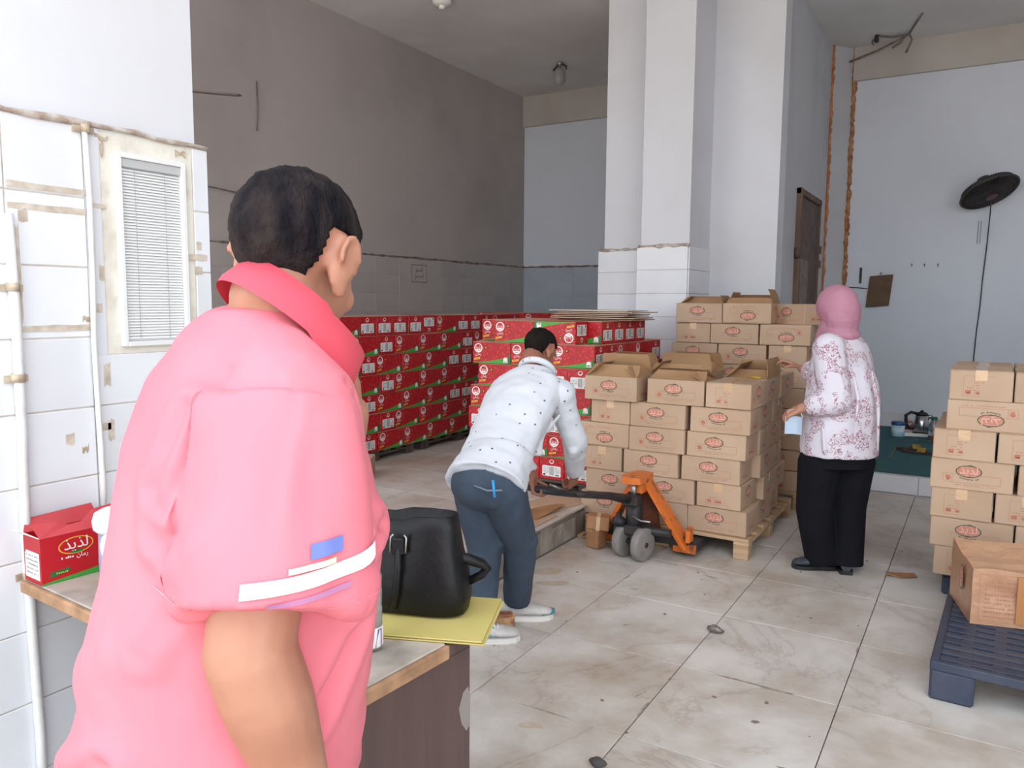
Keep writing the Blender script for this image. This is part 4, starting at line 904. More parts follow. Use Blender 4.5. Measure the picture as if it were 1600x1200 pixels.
# ------------------------------------------------------------------ things on and by the right-hand raised floor
M_MAT = mat('teal_mat', '#2A5C66', .85, noise_scale=7, col2='#3A665A', bump=.2, thresh=(.45, .8))
q = MB(); q.bbox((-1.55, 6.92, 0), (.95, 9.6, .006), .002); o = q.obj('floor_mat', M_MAT, None, (0, 0, .1475)); tag(o, 'teal green mat covering the raised floor at the back right', 'mat')
q = MB(); q.box((-.66, 7.6, .006), (-.64, 8.3, .0066)); q.box((-.95, 7.5, .006), (-.8, 8.0, .0066)); q.obj('worn_stripe', mat('worn_stripe', '#5E6F4A', .85, noise_scale=10, col2='#4B5C48'), o)
ZM = .1545
ca = empty('tin_can', (-.7, 8.92, ZM), 'pale blue tin with dark blue top on the teal mat', 'can')
M_BLUE = mat('pale_blue_tin', '#A9CBDD', .4, noise_scale=14, col2='#D9E6EC', thresh=(.45, .6)); M_DBLUE = mat('dark_blue_tin', '#23508A', .4)
q = MB(); q.lathe([(.06, 0), (.064, .004), (.064, .14)], 24); q.obj('body', M_BLUE, ca)
q = MB(); q.lathe([(.0645, .118), (.066, .12), (.066, .148), (.06, .152)], 24); q.obj('lid', M_DBLUE, ca)
tr = empty('tray', (-.54, 9.1, ZM), 'white plastic tray under the kettle on the teal mat', 'tray', None, .15)
q = MB(); q.bbox((-.17, -.13, 0), (.17, .13, .012), .005); q.bbox((-.17, -.13, .012), (.17, -.118, .035), .004); q.bbox((-.17, .118, .012), (.17, .13, .035), .004); q.bbox((-.17, -.118, .012), (-.158, .118, .035), .004); q.bbox((.158, -.118, .012), (.17, .118, .035), .004); q.obj('tray_body', M_WPR, tr)
ke = empty('electric_kettle', (-.5, 9.13, ZM + .013), 'steel electric kettle with black lid and handle on the tray', 'kettle')
M_CHROME = mat('brushed_steel', '#B9B9BC', .22, metal=1.0); M_BPL = mat('black_plastic', '#1C1B1E', .4)
q = MB(); q.lathe([(.075, .02), (.08, .03), (.072, .12), (.058, .2)], 28); q.obj('body', M_CHROME, ke)
q = MB(); q.lathe([(.08, 0), (.08, .02), (.074, .024)], 28); q.obj('base', M_BPL, ke)
q = MB(); q.lathe([(.06, .198), (.06, .212), (.045, .226), (.018, .232), (.016, .245), (.008, .25)], 28); q.obj('lid', M_BPL, ke)
q = MB(); q.tube([(-.05, -.02, .215), (-.1, -.03, .225), (-.145, -.04, .19), (-.14, -.04, .1), (-.1, -.03, .05), (-.078, -.02, .045)], [.016, .016, .017, .016, .014, .012], 12); q.obj('handle', M_BPL, ke)
q = MB(); q.tube([(.055, .0, .17), (.08, .01, .19), (.098, .014, .205)], [.022, .016, .01], 12); q.obj('spout', M_CHROME, ke)
def bottle(x, y, r, h, m, mc, label, nm='glass_jar', cat='jar'):
    t = empty(nm, (x, y, ZM), label, cat); q = MB(); q.lathe([(r * .92, 0), (r, .006), (r, h * .72), (r * .6, h * .88), (r * .55, h)], 20); q.obj('body', m, t); q = MB(); q.lathe([(r * .62, h), (r * .62, h + .022), (r * .5, h + .026)], 16); q.obj('cap', mc, t)
M_JAR = mat('clear_glass', '#C9CCD2', .08, trans=.7, spec=.6)
bottle(-.375, 8.93, .05, .2, M_JAR, M_DGREEN, 'clear plastic bottle with green cap right of the kettle', 'water_bottle', 'bottle')
bottle(-.35, 8.7, .035, .085, mat('brown_jar', '#8A4A32', .3), M_WPR, 'small reddish brown jar with white cap beside the bottle')
bottle(-.29, 8.72, .04, .1, mat('black_jar', '#2A2628', .35), M_GREY, 'small black jar with grey cap next to the brown one')
bottle(-.62, 9.33, .045, .11, mat('red_tin', '#A33A3C', .4, noise_scale=16, col2='#E0D6CC', thresh=(.5, .58)), M_WPR, 'red and white tin behind the tray by the wall', 'tin', 'can')
bottle(-.52, 9.38, .05, .13, mat('cream_tin', '#C9C2AE', .5), M_WPR, 'cream coloured tin behind the kettle handle', 'tin', 'can')
q = MB(); q.tube([(0, 0, .006), (.1, -.02, .006), (.16, -.03, .01)], .004, 6); q.ell((-.012, 0, .006), (.022, .012, .004), None, 1); tag(q.obj('spoon', M_STEEL, None, (-.5, 8.72, ZM), (0, 0, -.1)), 'metal spoon lying on the teal mat in front of the tray', 'spoon')
M_SANDAL = mat('sandal_sole', '#3B3128', .8); M_STRAP = mat('mustard_strap', '#A98A3C', .6, noise_scale=20, col2='#7A6128')
for k, (x, y, rz) in enumerate([(-.52, 8.1, .2), (-.46, 7.96, -.15)]):
    t = empty('sandal', (x, y, ZM), ['dark sandal with mustard strap, rear one of the pair on the teal mat', 'dark sandal with mustard strap, front one of the pair on the teal mat'][k], 'sandal', 'pair of sandals on the mat', rz)
    q = MB(); q.poly([(-.12, -.025), (-.07, -.036), (.02, -.036), (.09, -.045), (.125, -.02), (.125, .02), (.09, .043), (.02, .034), (-.07, .034), (-.12, .025)], 0, .022); q.obj('sole', M_SANDAL, t)
    q = MB(); P = []
    for xx in (.01, .045, .08):
        P.append([(xx, -.042 + .084 * j / 8, .02 + .034 * sin(pi * j / 8)) for j in range(9)])
    V = [p for r in P for p in r]; q.add(V + [(a, b, c + .004) for a, b, c in V], [(i * 9 + j, i * 9 + j + 1, (i + 1) * 9 + j + 1, (i + 1) * 9 + j) for i in range(2) for j in range(8)] + [(27 + i * 9 + j, 27 + (i + 1) * 9 + j, 27 + (i + 1) * 9 + j + 1, 27 + i * 9 + j + 1) for i in range(2) for j in range(8)])
    q.obj('strap', M_STRAP, t)

# wall fan at the back
fan = empty('wall_fan', (-.035, 9.75, 2.76), 'round dark wall fan tilted downwards on the back wall at the right', 'fan')
M_FAN = mat('dusty_black', '#2E2A2B', .7, noise_scale=14, col2='#3D3634'); M_FAN2 = mat('fan_ring', '#3C3733', .6)
Rf = Matrix.Translation((.0, -.3, -.1)) @ Matrix.Rotation(radians(-24), 4, 'Y') @ Matrix.Rotation(radians(-20), 4, 'X')
q = MB()
for k in range(72):
    a = 2 * pi * k / 72; pr = [(.055, -.055), (.13, -.05), (.22, -.03), (.268, .0), (.25, .05), (.12, .075), (.07, .078)]
    q.tube([Rf @ Vector((r * cos(a), r * sin(a), z)) for r, z in pr], .004, 5)
o = q.obj('guard_wires', M_FAN, fan); o['kind'] = 'stuff'
q = MB(); n = 40
for r, z, w in ((.27, .0, .012), (.19, -.036, .004), (.13, -.05, .004), (.16, .066, .004)): q.tube([Rf @ Vector((r * cos(2 * pi * k / n), r * sin(2 * pi * k / n), z)) for k in range(n)], w, 8, closed=True)
q.obj('guard_ring', M_FAN2, fan)
q = MB(); q.lathe([(.262, .012), (.25, .045), (.13, .07), (.07, .072)], 40, 0, Rf); q.obj('rear_shroud', M_FAN, fan)
q = MB(); q.lathe([(.058, -.062), (.05, -.066), (.01, -.068)], 20, 0, Rf); q.obj('badge', mat('fan_badge', '#5A343C', .5), fan)
for k in range(5):
    q = MB(); a0 = 2 * pi * k / 5; V = []
    for i in range(6):
        r = .05 + .19 * i / 5; w = .25 + .28 * sin(pi * (i + 1) / 7)
        for e in (-1, 1): V.append(Rf @ Vector((r * cos(a0 + e * w), r * sin(a0 + e * w), e * .02)))
    q.add(V, [(2 * i, 2 * i + 1, 2 * i + 3, 2 * i + 2) for i in range(5)]); q.obj('blade', M_BPL, fan)
q = MB(); q.lathe([(.05, -.03), (.055, .02), (.075, .06), (.08, .13), (.06, .17), (.02, .18)], 22, 0, Rf); q.obj('motor_housing', M_FAN2, fan)
q = MB(); q.bbox((-.05, -.03, -.06), (.05, 0, .1), .008); q.tube([Vector((0, -.03, .04)), Vector((0, -.1, .05)), Rf @ Vector((0, .02, .13))], .022, 10); q.obj('wall_bracket', M_FAN2, fan)
q = MB(); q.tube([(.02, -.28, -.17), (.02, -.2, -.3), (.015, -.1, -.42), (.01, -.02, -.6), (-.01, -.014, -1.0), (-.015, -.013, -1.25), (-.03, -.014, -1.5), (-.04, -.013, -1.8), (-.03, -.012, -2.2)], .006, 6); q.obj('power_cord', M_BPL, fan)
for x in (-.08, -.055):
    q = MB(); q.tube([(x, -.02, -.36), (x - .003, -.012, -.6)], .0025, 5); q.obj('pull_string', M_GREY, fan)
# paper bag and hooks on the back wall
pb = empty('paper_bag', (-1.03, 9.735, 1.84), 'brown paper bag hanging from a nail on the back wall', 'bag')
M_PAPER = mat('brown_paper', '#6E5642', .85, noise_scale=9, col2='#5A4534', bump=.5, bump_scale=25)
q = MB(); V = []; nx, nz = 8, 10
for s in (-1, 1):
    for j in range(nz + 1):
        for i in range(nx + 1):
            u = -.12 + .24 * i / nx + (-.02 + .03 * (j / nz)) ; z = -.35 + .35 * j / nz + .02 * (i / nx - .5)
            V.append((u, -.012 - .02 * (s < 0) * sin(pi * i / nx) * (1 - .5 * j / nz) + .006 * noise.noise(Vector((u * 20, z * 20, s))), z))
m_ = (nx + 1) * (nz + 1); F = []
for j in range(nz):
    for i in range(nx):
        a = j * (nx + 1) + i; F.append((a, a + 1, a + nx + 2, a + nx + 1)); b = a + m_; F.append((b, b + nx + 1, b + nx + 2, b + 1))
q.add(V, F, 0, True); q.obj('bag_body', M_PAPER, pb)
q = MB(); q.tube([(0, .01, .02), (0, -.015, .03), (0, -.02, .0), (.012, -.02, -.015)], .005, 6); q.obj('nail_hook', M_STEEL, pb)
for k, (x, z) in enumerate([(-.723, 1.958), (-.598, 1.955), (-.468, 1.953)]):
    q = MB(); q.tube([(0, .0, 0), (0, -.03, .004), (0, -.035, .0), (0, -.036, -.025)], .004, 6); tag(q.obj('wall_nail', M_IRON, None, (x, YB, z)), ['bent nail in the back wall, nearest the paper bag', 'bent nail in the back wall, middle one of three', 'bent nail in the back wall, nearest the fan cord'][k], 'nail', 'bent nails in the back wall')
q = MB(); q.bbox((-.012, -.02, -.09), (.012, 0, .09), .004); tag(q.obj('wall_clip', M_IRON, None, (-1.24, YB, 1.84)), 'dark metal clip on the back wall left of the paper bag', 'clip')
q = MB(); q.tube([(-1.41, YB - .008, 1.71), (-1.25, YB - .008, 1.7), (-1.16, YB - .008, 1.69)], .005, 6); tag(q.obj('wall_wire', M_IRON), 'short dark wire on the back wall leading to the paper bag', 'wire')
# ceiling things
lb = empty('bulb_holder', (-4.53, 8.56, CZ), 'ceiling bulb holder with dusty lamp in the left room', 'lamp')
q = MB(); q.lathe([(.04, 0), (.045, -.02), (.02, -.03), (.018, -.06)], 18); q.obj('holder', M_STEEL, lb)
q = MB(); q.tube([(-.02, 0, -.02), (-.08, .01, -.06), (-.1, .02, -.07)], .012, 8); q.tube([(.02, 0, -.02), (.09, 0, -.055), (.08, 0, -.09)], .01, 8); q.obj('wire_ends', M_IRON, lb)
q = MB(); q.lathe([(.02, -.06), (.045, -.075), (.07, -.11), (.07, -.22), (.055, -.25), (.02, -.26)], 22); q.obj('lamp_glass', mat('dusty_glass', '#A19C98', .35, trans=.2), lb)
wf = empty('ceiling_rose', (-4.6, 6.28, CZ), 'white ceiling fitting at the top edge of the left room', 'fitting')
q = MB(); q.lathe([(.09, 0), (.09, -.03), (.06, -.05), (.02, -.055)], 22); q.obj('plate', M_WPR, wf); q = MB(); q.lathe([(.03, -.05), (.03, -.08), (.01, -.085)], 14); q.obj('cap', M_WPR, wf)
cf = empty('ceiling_fan', (-5.05, 3.05, CZ), 'brown ceiling fan, one blade showing past the near wall', 'fan')
M_BLADE = mat('brown_blade', '#6B5F58', .5); M_CF = mat('fan_body', '#7A7069', .5)
q = MB(); q.cyl((0, 0, 0), (0, 0, -1.35), .014); q.obj('down_rod', M_CF, cf); q = MB(); q.lathe([(.03, -1.3), (.1, -1.36), (.12, -1.42), (.1, -1.48), (.04, -1.5)], 24); q.obj('motor', M_CF, cf)
q = MB(); q.lathe([(.06, 0), (.055, -.05), (.02, -.07)], 18); q.obj('canopy', M_CF, cf)
for k in range(3):
    a = radians(52 + 120 * k); q = MB(); q.add([(.1, -.03, 0), (.2, -.05, 0), (.82, -.07, 0), (.9, -.045, 0), (.93, .0, 0), (.9, .045, 0), (.82, .065, 0), (.2, .045, 0), (.1, .03, 0)] + [(.1, -.03, .012), (.2, -.05, .012), (.82, -.07, .012), (.9, -.045, .012), (.93, .0, .012), (.9, .045, .012), (.82, .065, .012), (.2, .045, .012), (.1, .03, .012)],
        [tuple(reversed(range(9))), tuple(range(9, 18))] + [(i, (i + 1) % 9, 9 + (i + 1) % 9, 9 + i) for i in range(9)]); q.obj('blade', M_BLADE, cf, (0, 0, -1.46), (radians(8), 0, a))
hk = empty('ceiling_wires', (-.86, 9.45, CZ), 'torn cables hanging from the ceiling near the back wall at the right', 'cable')
q = MB(); q.tube([(-.3, -.07, -.0), (-.3, -.08, -.05)], .022, 10); q.ell((-.3, -.08, -.055), (.025, .025, .028), None, 2); q.obj('fan_hook', M_IRON, hk)
for P in ([(-.3, -.07, -.01), (-.15, -.02, -.03), (0, 0, -.02), (.06, -.2, -.01), (.16, -.55, -.005)], [(0, 0, -.01), (.03, .0, -.08), (.0, .01, -.15), (-.02, .01, -.2)], [(0, 0, -.02), (-.15, .06, -.06), (-.3, .12, -.1), (-.6, .2, -.16)], [(-.3, -.06, 0), (-.35, -.05, -.06), (-.33, -.05, -.09)], [(-.02, 0, -.01), (-.08, .03, -.08), (-.16, .05, -.12)]):
    q = MB(); q.tube(P, .011, 7); q.obj('cable', M_DARKLINE, hk)
# printed sign on the left wall
sg = empty('paper_sign', (XL + .016, 7.31, 1.83), 'small framed paper sign with two lines of Arabic on the left wall', 'sign')
q = MB(); q.box((0, -.14, -.1), (.002, .14, .1)); q.obj('paper', mat('grey_paper', '#B5AFAA', .7), sg)
fn = lambda u, z, o: (.002 + o, u, z)
q = MB(); pr_rectline(q, fn, -.142, -.102, .142, .102, .006, .001, 0); q.obj('border', M_BLK, sg)
q = MB(); pr_text(q, fn, W_DEPT, .13, -.0, .035, .0008, 0); pr_text(q, fn, W_RET, .17, -.0, -.035, .0008, 0); o = q.obj('lettering', M_BLK, sg)

# worn and dirty marks on the floor slabs
random.seed(33)
M_STAIN = mat('dark_stain', '#7F7267', .8, noise_scale=25, col2='#A89A8C', thresh=(.4, .6)); M_STAIN2 = mat('brown_stain', '#B7A590', .8, noise_scale=14, col2='#C2B6A8', thresh=(.4, .65))
def stain(x, y, L, W, rz, m, n=11):
    q = MB(); pts = [(L * cos(2 * pi * k / n) * random.uniform(.55, 1.1), W * sin(2 * pi * k / n) * random.uniform(.5, 1.15)) for k in range(n)]
    q.add([(a, b, 0) for a, b in pts], [tuple(range(n))]); q.obj('stain', m, floor, (x, y, .0007), (0, 0, rz))
for a in [(-1.0, 2.62, .07, .006, pi / 2), (-.995, 2.9, .05, .005, pi / 2), (-1.05, 2.72, .05, .007, 1.2), (-.75, 3.035, .14, .006, 0), (-.6, 3.03, .07, .008, .05), (-1.3, 2.415, .1, .005, 0), (-.388, 3.6, .05, .005, pi / 2), (-1.6, 3.9, .05, .006, pi / 2),
          (-1.5, 3.75, .03, .008, .6), (-.62, 2.75, .02, .012, .3), (-.8, 2.85, .012, .009, 0), (-.45, 2.5, .05, .012, -.3), (-1.35, 3.3, .03, .006, .9), (-1.2, 4.15, .04, .006, -.2)]: stain(*a, M_STAIN)
for a in [(-2.02, 3.75, .12, .08, .8), (-2.08, 4.1, .07, .16, 0), (-1.9, 3.6, .1, .04, .5), (-2.1, 3.4, .05, .12, 0), (-1.3, 2.3, .06, .03, .4)]: stain(*a, M_STAIN2)
# ------------------------------------------------------------------ people
def fuse(name, build, m, parent, voxel=.006, smooth=4, disp=None, dec=None):
    """several overlapping shapes -> ONE continuous smooth surface (voxel union)"""
    q = MB(); build(q); me = q.mesh(name, m); o = bpy.data.objects.new(name, me); COL.objects.link(o)
    r = o.modifiers.new('r', 'REMESH'); r.mode = 'VOXEL'; r.voxel_size = voxel; r.use_smooth_shade = True
    if smooth:
        s = o.modifiers.new('s', 'SMOOTH'); s.iterations = smooth; s.factor = .5
    me2 = bpy.data.meshes.new_from_object(o.evaluated_get(bpy.context.evaluated_depsgraph_get()))
    me2.name = name; o.modifiers.clear(); o.data = me2; bpy.data.meshes.remove(me)
    if not me2.materials: me2.materials.append(m)
    if disp:
        nn = [v.normal.copy() for v in me2.vertices]
        for v, n in zip(me2.vertices, nn): v.co += n * disp(v.co)
    for p in me2.polygons: p.use_smooth = True
    base = parent.location
    for v in me2.vertices: v.co -= base
    me2.update(); o.parent = parent; return o
def put(q, name, m, parent):
    b = parent.location; q.v = [tuple(Vector(p) - b) for p in q.v]; return q.obj(name, m, parent)
def headframe(c, fwd, up=(0, 0, 1)):
    f = Vector(fwd).normalized(); u = Vector(up); u = (u - f * u.dot(f)).normalized(); r = f.cross(u)
    M = Matrix((r, f, u)).transposed().to_4x4(); M.translation = Vector(c); return M
def head_shapes(q, M, k=1.0, ears=True):
    R = M.to_3x3()
    def e(c, r, rot=None): q.ell(M @ (Vector(c) * k), tuple(x * k for x in r), (R @ rot) if rot else R, 3)
    e((0, -.012, .035), (.076, .097, .083)); e((0, .025, -.02), (.063, .066, .085)); e((0, .032, -.072), (.05, .052, .04)); e((0, .072, -.098), (.024, .022, .018))
    e((0, .078, .03), (.048, .018, .012)); e((.034, .062, -.03), (.024, .022, .022)); e((-.034, .062, -.03), (.024, .022, .022))
    q.capsule(M @ (Vector((0, .088, .018)) * k), .008 * k, M @ (Vector((0, .108, -.026)) * k), .013 * k)
    e((.011, .1, -.03), (.009, .011, .008)); e((-.011, .1, -.03), (.009, .011, .008))
    e((0, .086, -.058), (.024, .012, .006)); e((0, .085, -.069), (.021, .012, .007))
    if ears:
        for s in (-1, 1):
            rot = Matrix.Rotation(s * radians(-24), 3, 'Z') @ Matrix.Rotation(radians(-12), 3, 'X')
            e((s * .081, -.012, -.004), (.009, .021, .034), rot); e((s * .079, -.006, -.034), (.008, .012, .013), rot)
            # rim of the ear
            P = [(s * (.084 + .006), -.012 + .02 * cos(a), .004 + .032 * sin(a)) for a in [radians(x) for x in range(-20, 220, 30)]]
            P = [M @ (Vector(p) * k) for p in P]; q.chain(P, [.0048 * k] * len(P))
def eyes(M, k, parent):
    for s in (-1, 1):
        q = MB(); c = M @ (Vector((s * .031, .068, .008)) * k); q.ell(c, (.0125 * k,) * 3, None, 2, 0); q.ell(M @ (Vector((s * .031, .0768, .008)) * k), (.006 * k,) * 3, None, 2, 1)
        put(q, 'eye', [mat('eye_white', '#D9D3CC', .3), mat('eye_dark', '#2B1C14', .2)], parent)
def hand_shapes(q, wrist, fwd, palm_n, k=1.0, curl=(20, 35, 25), thumb_side=1, spread=.0, thumb_curl=20):
    """palm, four unequal bent fingers and a thumb. fwd: wrist->knuckles, palm_n: out of the palm, thumb_side: +1 = along fwd x palm_n"""
    f = Vector(fwd).normalized(); n = Vector(palm_n); n = (n - f * n.dot(f)).normalized(); s = f.cross(n) * thumb_side; w = Vector(wrist)
    for i in range(4):
        off = (.03 - .02 * i) * k
        q.capsule(w + f * .012 * k + s * off * .6, .0135 * k, w + f * .085 * k + s * off, .0115 * k, 2)
    q.ell(w + f * .045 * k, (.03 * k, .045 * k, .014 * k), Matrix((s, f, n)).transposed(), 2)
    Ls = [(.040, .025, .02), (.045, .028, .021), (.041, .026, .02), (.032, .02, .018)]
    for i in range(4):
        p = w + f * (.087 - .003 * abs(i - 1)) * k + s * (.03 - .02 * i) * k; a = 0; P = [p]; dirf = f + s * spread * (1.5 - i) * .12
        for ln, c in zip(Ls[i], curl):
            a += radians(c + 3 * i); d = (dirf * cos(a) + n * sin(a)).normalized(); p = p + d * ln * k; P.append(p)
        q.chain(P, [.0098 * k, .0088 * k, .0078 * k, .0068 * k])
    p = w + f * .022 * k + s * .026 * k; d = (f * .62 + s * .75 + n * .25).normalized(); P = [p]
    for j, ln in enumerate((.038, .03, .024)):
        p = p + d * ln * k; P.append(p); a = radians(thumb_curl); d = (d * cos(a) + (n * .7 - s * .7).normalized() * sin(a)).normalized()
    q.chain(P, [.014 * k, .011 * k, .0095 * k, .008 * k])
def shoe(parent, heel, toe, m_up, m_sole, k=1.0, name='shoe', m_mark=None):
    heel, toe = Vector(heel), Vector(toe); f = (toe - heel); L = f.length; f.normalize(); s = f.cross(Vector((0, 0, 1))).normalized(); u = Vector((0, 0, 1))
    prof = [(0, .026, .05), (.06, .033, .075), (.22, .036, .085), (.4, .036, .075), (.6, .043, .052), (.78, .045, .042), (.92, .036, .034), (1.0, .014, .022)]
    q = MB(); q.loft([(heel + f * (t * L) + u * (.018 + h * .5 * k), s * w * k, u * h * .5 * k) for t, w, h in prof], 20); o = put(q, name, m_up, parent)
    q = MB(); V = []; n = len(prof)
    for z in (0, .022):
        for t, w, h in prof: V.append(heel + f * (t * L * 1.02 - .004) + s * (w + .004) * k + u * z)
        for t, w, h in reversed(prof): V.append(heel + f * (t * L * 1.02 - .004) - s * (w + .004) * k + u * z)
    m2 = 2 * n; q.add(V, [tuple(reversed(range(m2))), tuple(range(m2, 2 * m2))] + [(i, (i + 1) % m2, m2 + (i + 1) % m2, m2 + i) for i in range(m2)]); so = put(q, 'sole', m_sole, parent)
    return o
def seg(q, a, ra, b, rb, n=20, flat=1.0, side=None):
    """flat-ended tapered tube (a sleeve or trouser piece)"""
    a, b = Vector(a), Vector(b); d = (b - a).normalized(); x = Vector(side) if side is not None else Vector((0, 0, 1)) if abs(d.z) < .8 else Vector((1, 0, 0))
    x = (x - d * x.dot(d)).normalized(); y = d.cross(x); q.loft([(a, x * ra, y * ra * flat), (b, x * rb, y * rb * flat)], n, smooth=True)
M_SKIN = mat('skin_tan', '#AD7B64', .5, noise_scale=9, col2='#9D6A54', thresh=(.4, .7), bump=.06, bump_scale=120)
M_SKIN2 = mat('skin_brown', '#9A6650', .55, noise_scale=9, col2='#8C5A46', thresh=(.4, .7)); M_SKIN3 = mat('skin_light', '#B4826A', .55, noise_scale=9, col2='#A87560')
def wr(amp, sc, seed, stretch=(1, 1, .35)):
    def f(co):
        p = Vector((co.x * stretch[0], co.y * stretch[1], co.z * stretch[2])) * sc + Vector((seed, seed, seed)); return amp * (noise.noise(p) + .5 * noise.noise(p * 2.1))
    return f

# ---- man in the pink polo shirt (nearest)
man = empty('person', (-.88, .70, 0), 'man in pink polo shirt seen from behind, standing at the desk, head turned away', 'person')
Fm, Rm, Um = Vector((.30, .954, 0)), Vector((.954, -.30, 0)), Vector((0, 0, 1))
HM = headframe((-.853, .812, 1.555), (-.19, .965, -.30), (.05, .12, 1))
M_POLO = mat('pink_polo', '#DC7A86', .85, noise_scale=3, col2='#D8727F', thresh=(.4, .6), bump=.04, bump_scale=400)
M_COLLAR = mat('pink_collar', '#D24C5C', .85)
def torso_rings(g=0.0):
    d = [(.80, -.908, .690, .198, .19), (.92, -.902, .706, .192, .195), (1.05, -.894, .725, .19, .20), (1.18, -.887, .745, .182, .20), (1.30, -.898, .747, .155, .185), (1.39, -.893, .755, .125, .16), (1.445, -.888, .762, .1, .12), (1.49, -.88, .77, .07, .08)]
    return [((x, y, z), Fm * (a + g), Rm * (b + g)) for z, x, y, a, b in d]
RS, RE, RW_ = Vector((-.752, .692, 1.378)), Vector((-.718, .596, 1.09)), Vector((-.690, .650, .88))
SB = Vector((-.703, .618, 1.137))
LS, LE, LW = Vector((-1.015, .81, 1.35)), Vector((-.97, .98, 1.15)), Vector((-.846, .905, 1.325))
def body_m(q):
    head_shapes(q, HM, 1.06)
    q.chain([HM @ Vector((0, -.03, -.06)), (-.862, .792, 1.43)], [.063, .066])
    q.loft(torso_rings(-.02), 24)
    q.loft([((-.91, .69, .86), Fm * .15, Rm * .18), ((-.91, .69, .74), Fm * .14, Rm * .175)], 20)
    for s in (-1, 1): q.chain([Vector((-.91, .69, .8)) + Rm * s * .095, Vector((-.885, .70, .45)) + Rm * s * .1, Vector((-.89, .68, .08)) + Rm * s * .1], [.085, .055, .04])
    q.chain([RS, RS.lerp(RE, .5), RE], [.066, .06, .053]); q.chain([RE, RE.lerp(RW_, .35), RW_], [.055, .055, .036])
    q.chain([LS, LS.lerp(LE, .5), LE], [.064, .056, .048]); q.chain([LE, LE.lerp(LW, .35), LW], [.048, .045, .034])
    hand_shapes(q, RW_, (.30, .25, -.8), (-.6, .6, .1), 1.05, (15, 25, 20), -1)
    hand_shapes(q, LW, (-.18, .02, .98), (-.35, -.9, .0), 1.0, (20, 45, 40), 1)
fuse('body', body_m, M_SKIN, man, .006, 3)
def mk_hair(name, M, k, parent, col, col2, test, th=.006):
    q = MB(); bm = bmesh.new(); bmesh.ops.create_icosphere(bm, subdivisions=5, radius=1)
    for v in bm.verts:
        c = v.co.copy(); p = Vector((c.x * .0785, c.y * .0995 - .012, c.z * .0865 + .035)) ; v.co = p
    kill = [v for v in bm.verts if not test(v.co)]; bmesh.ops.delete(bm, geom=kill, context='VERTS')
    for v in bm.verts:
        c = v.co.copy(); v.co += (c - Vector((0, -.012, .03))).normalized() * (.0015 + .003 * noise.noise(c * 60) + .002 * noise.noise(c * 160)); v.co = M @ (v.co * k)
    q.bm(bm, 0, None, True); o = put(q, name, mat('hair_' + col[1:], col, .75, noise_scale=22, col2=col2, thresh=(.42, .68), bump=.9, bump_scale=160, stretch=(1, 1, .35), spec=.12), parent)
    s = o.modifiers.new('thick', 'SOLIDIFY'); s.thickness = th * .8; s.offset = -1; return o
def hair_m(p):   # balding crown, short sides, hairline above the neck and round the ear
    lim = -.042 + (.05 if p.y > -.03 else 0) + max(0, p.y + .005) * .9 + .006 * noise.noise(p * 60)
    if abs(p.x) > .05 and abs(p.y + .01) < .03 and p.z < .04: return False
    if p.y > .055 and p.z < .1: return False
    return p.z > lim
mk_hair('hair', HM, 1.06, man, '#100E14', '#332B2A', hair_m)
eyes(HM, 1.06, man)
def shirt_m(q):
    q.loft(torso_rings(.004), 36)
    q.ell(RS + Vector((-.01, .01, -.02)), (.088, .088, .088), None, 3); seg(q, RS + Vector((0, 0, -.01)), .09, SB, .108, 24)
    q.ell(LS, (.075, .075, .075), None, 3); seg(q, LS, .074, LS.lerp(LE, .85), .086, 24)
    q.chain([(-.885, .77, 1.455), RS], [.062, .07]); q.chain([(-.885, .77, 1.455), LS], [.058, .062])
CREASES = [([Vector(p) for p in l], d, w) for l, d, w in (
    ([(-.856, .641, 1.361), (-.866, .60, 1.267), (-.858, .597, 1.207), (-.834, .599, 1.195)], .016, .011), ([(-.807, .636, 1.365), (-.832, .611, 1.285), (-.844, .599, 1.246)], .013, .009),
    ([(-.788, .60, 1.174), (-.87, .574, 1.075), (-1.0, .585, 1.0)], .011, .011), ([(-.721, .719, 1.329), (-.666, .711, 1.189), (-.651, .71, 1.109)], .014, .012),
    ([(-.719, .82, 1.187), (-.677, .725, 1.162)], .012, .01), ([(-.697, .759, 1.064), (-.712, .679, .962)], .01, .012), ([(-.825, .668, 1.426), (-.76, .66, 1.41), (-.722, .668, 1.403), (-.696, .741, 1.395)], .003, .004), ([(-.9, .53, .93), (-.98, .52, .87)], .012, .012))]
def polo_folds(co):
    a = Vector((co.x + .3 * co.z, co.y - .25 * co.z, co.z * .38)); v = noise.noise(a * 13 + Vector((3, 3, 3))); w = noise.noise(Vector((co.x, co.y, co.z * .5)) * 5.5)
    d = noise.noise(Vector((co.x * .6 + co.z * .9, co.y * .6, co.z * .5)) * 16 + Vector((9, 1, 4)))
    vd = Vector((.77, -.636, 0)); g = 0.0
    for line, dep, wid in CREASES:
        best = 9.0
        for a_, b_ in zip(line[:-1], line[1:]):
            e_ = b_ - a_; t_ = max(0, min(1, (co - a_).dot(e_) / e_.length_squared)); r_ = co - (a_ + e_ * t_); best = min(best, (r_ - vd * (r_.dot(vd) * .6)).length)
        dep *= 1.6; g += -dep * math.exp(-(best / wid) ** 2) + .55 * dep * math.exp(-((best - 2.1 * wid) / (1.3 * wid)) ** 2)
    return g + .011 * (1 - abs(v) * 3.2 if abs(v) < .31 else 0) * max(0, w + .15) + .005 * d + .004 * w
so = fuse('polo_shirt', shirt_m, M_POLO, man, .0065, 8, polo_folds)
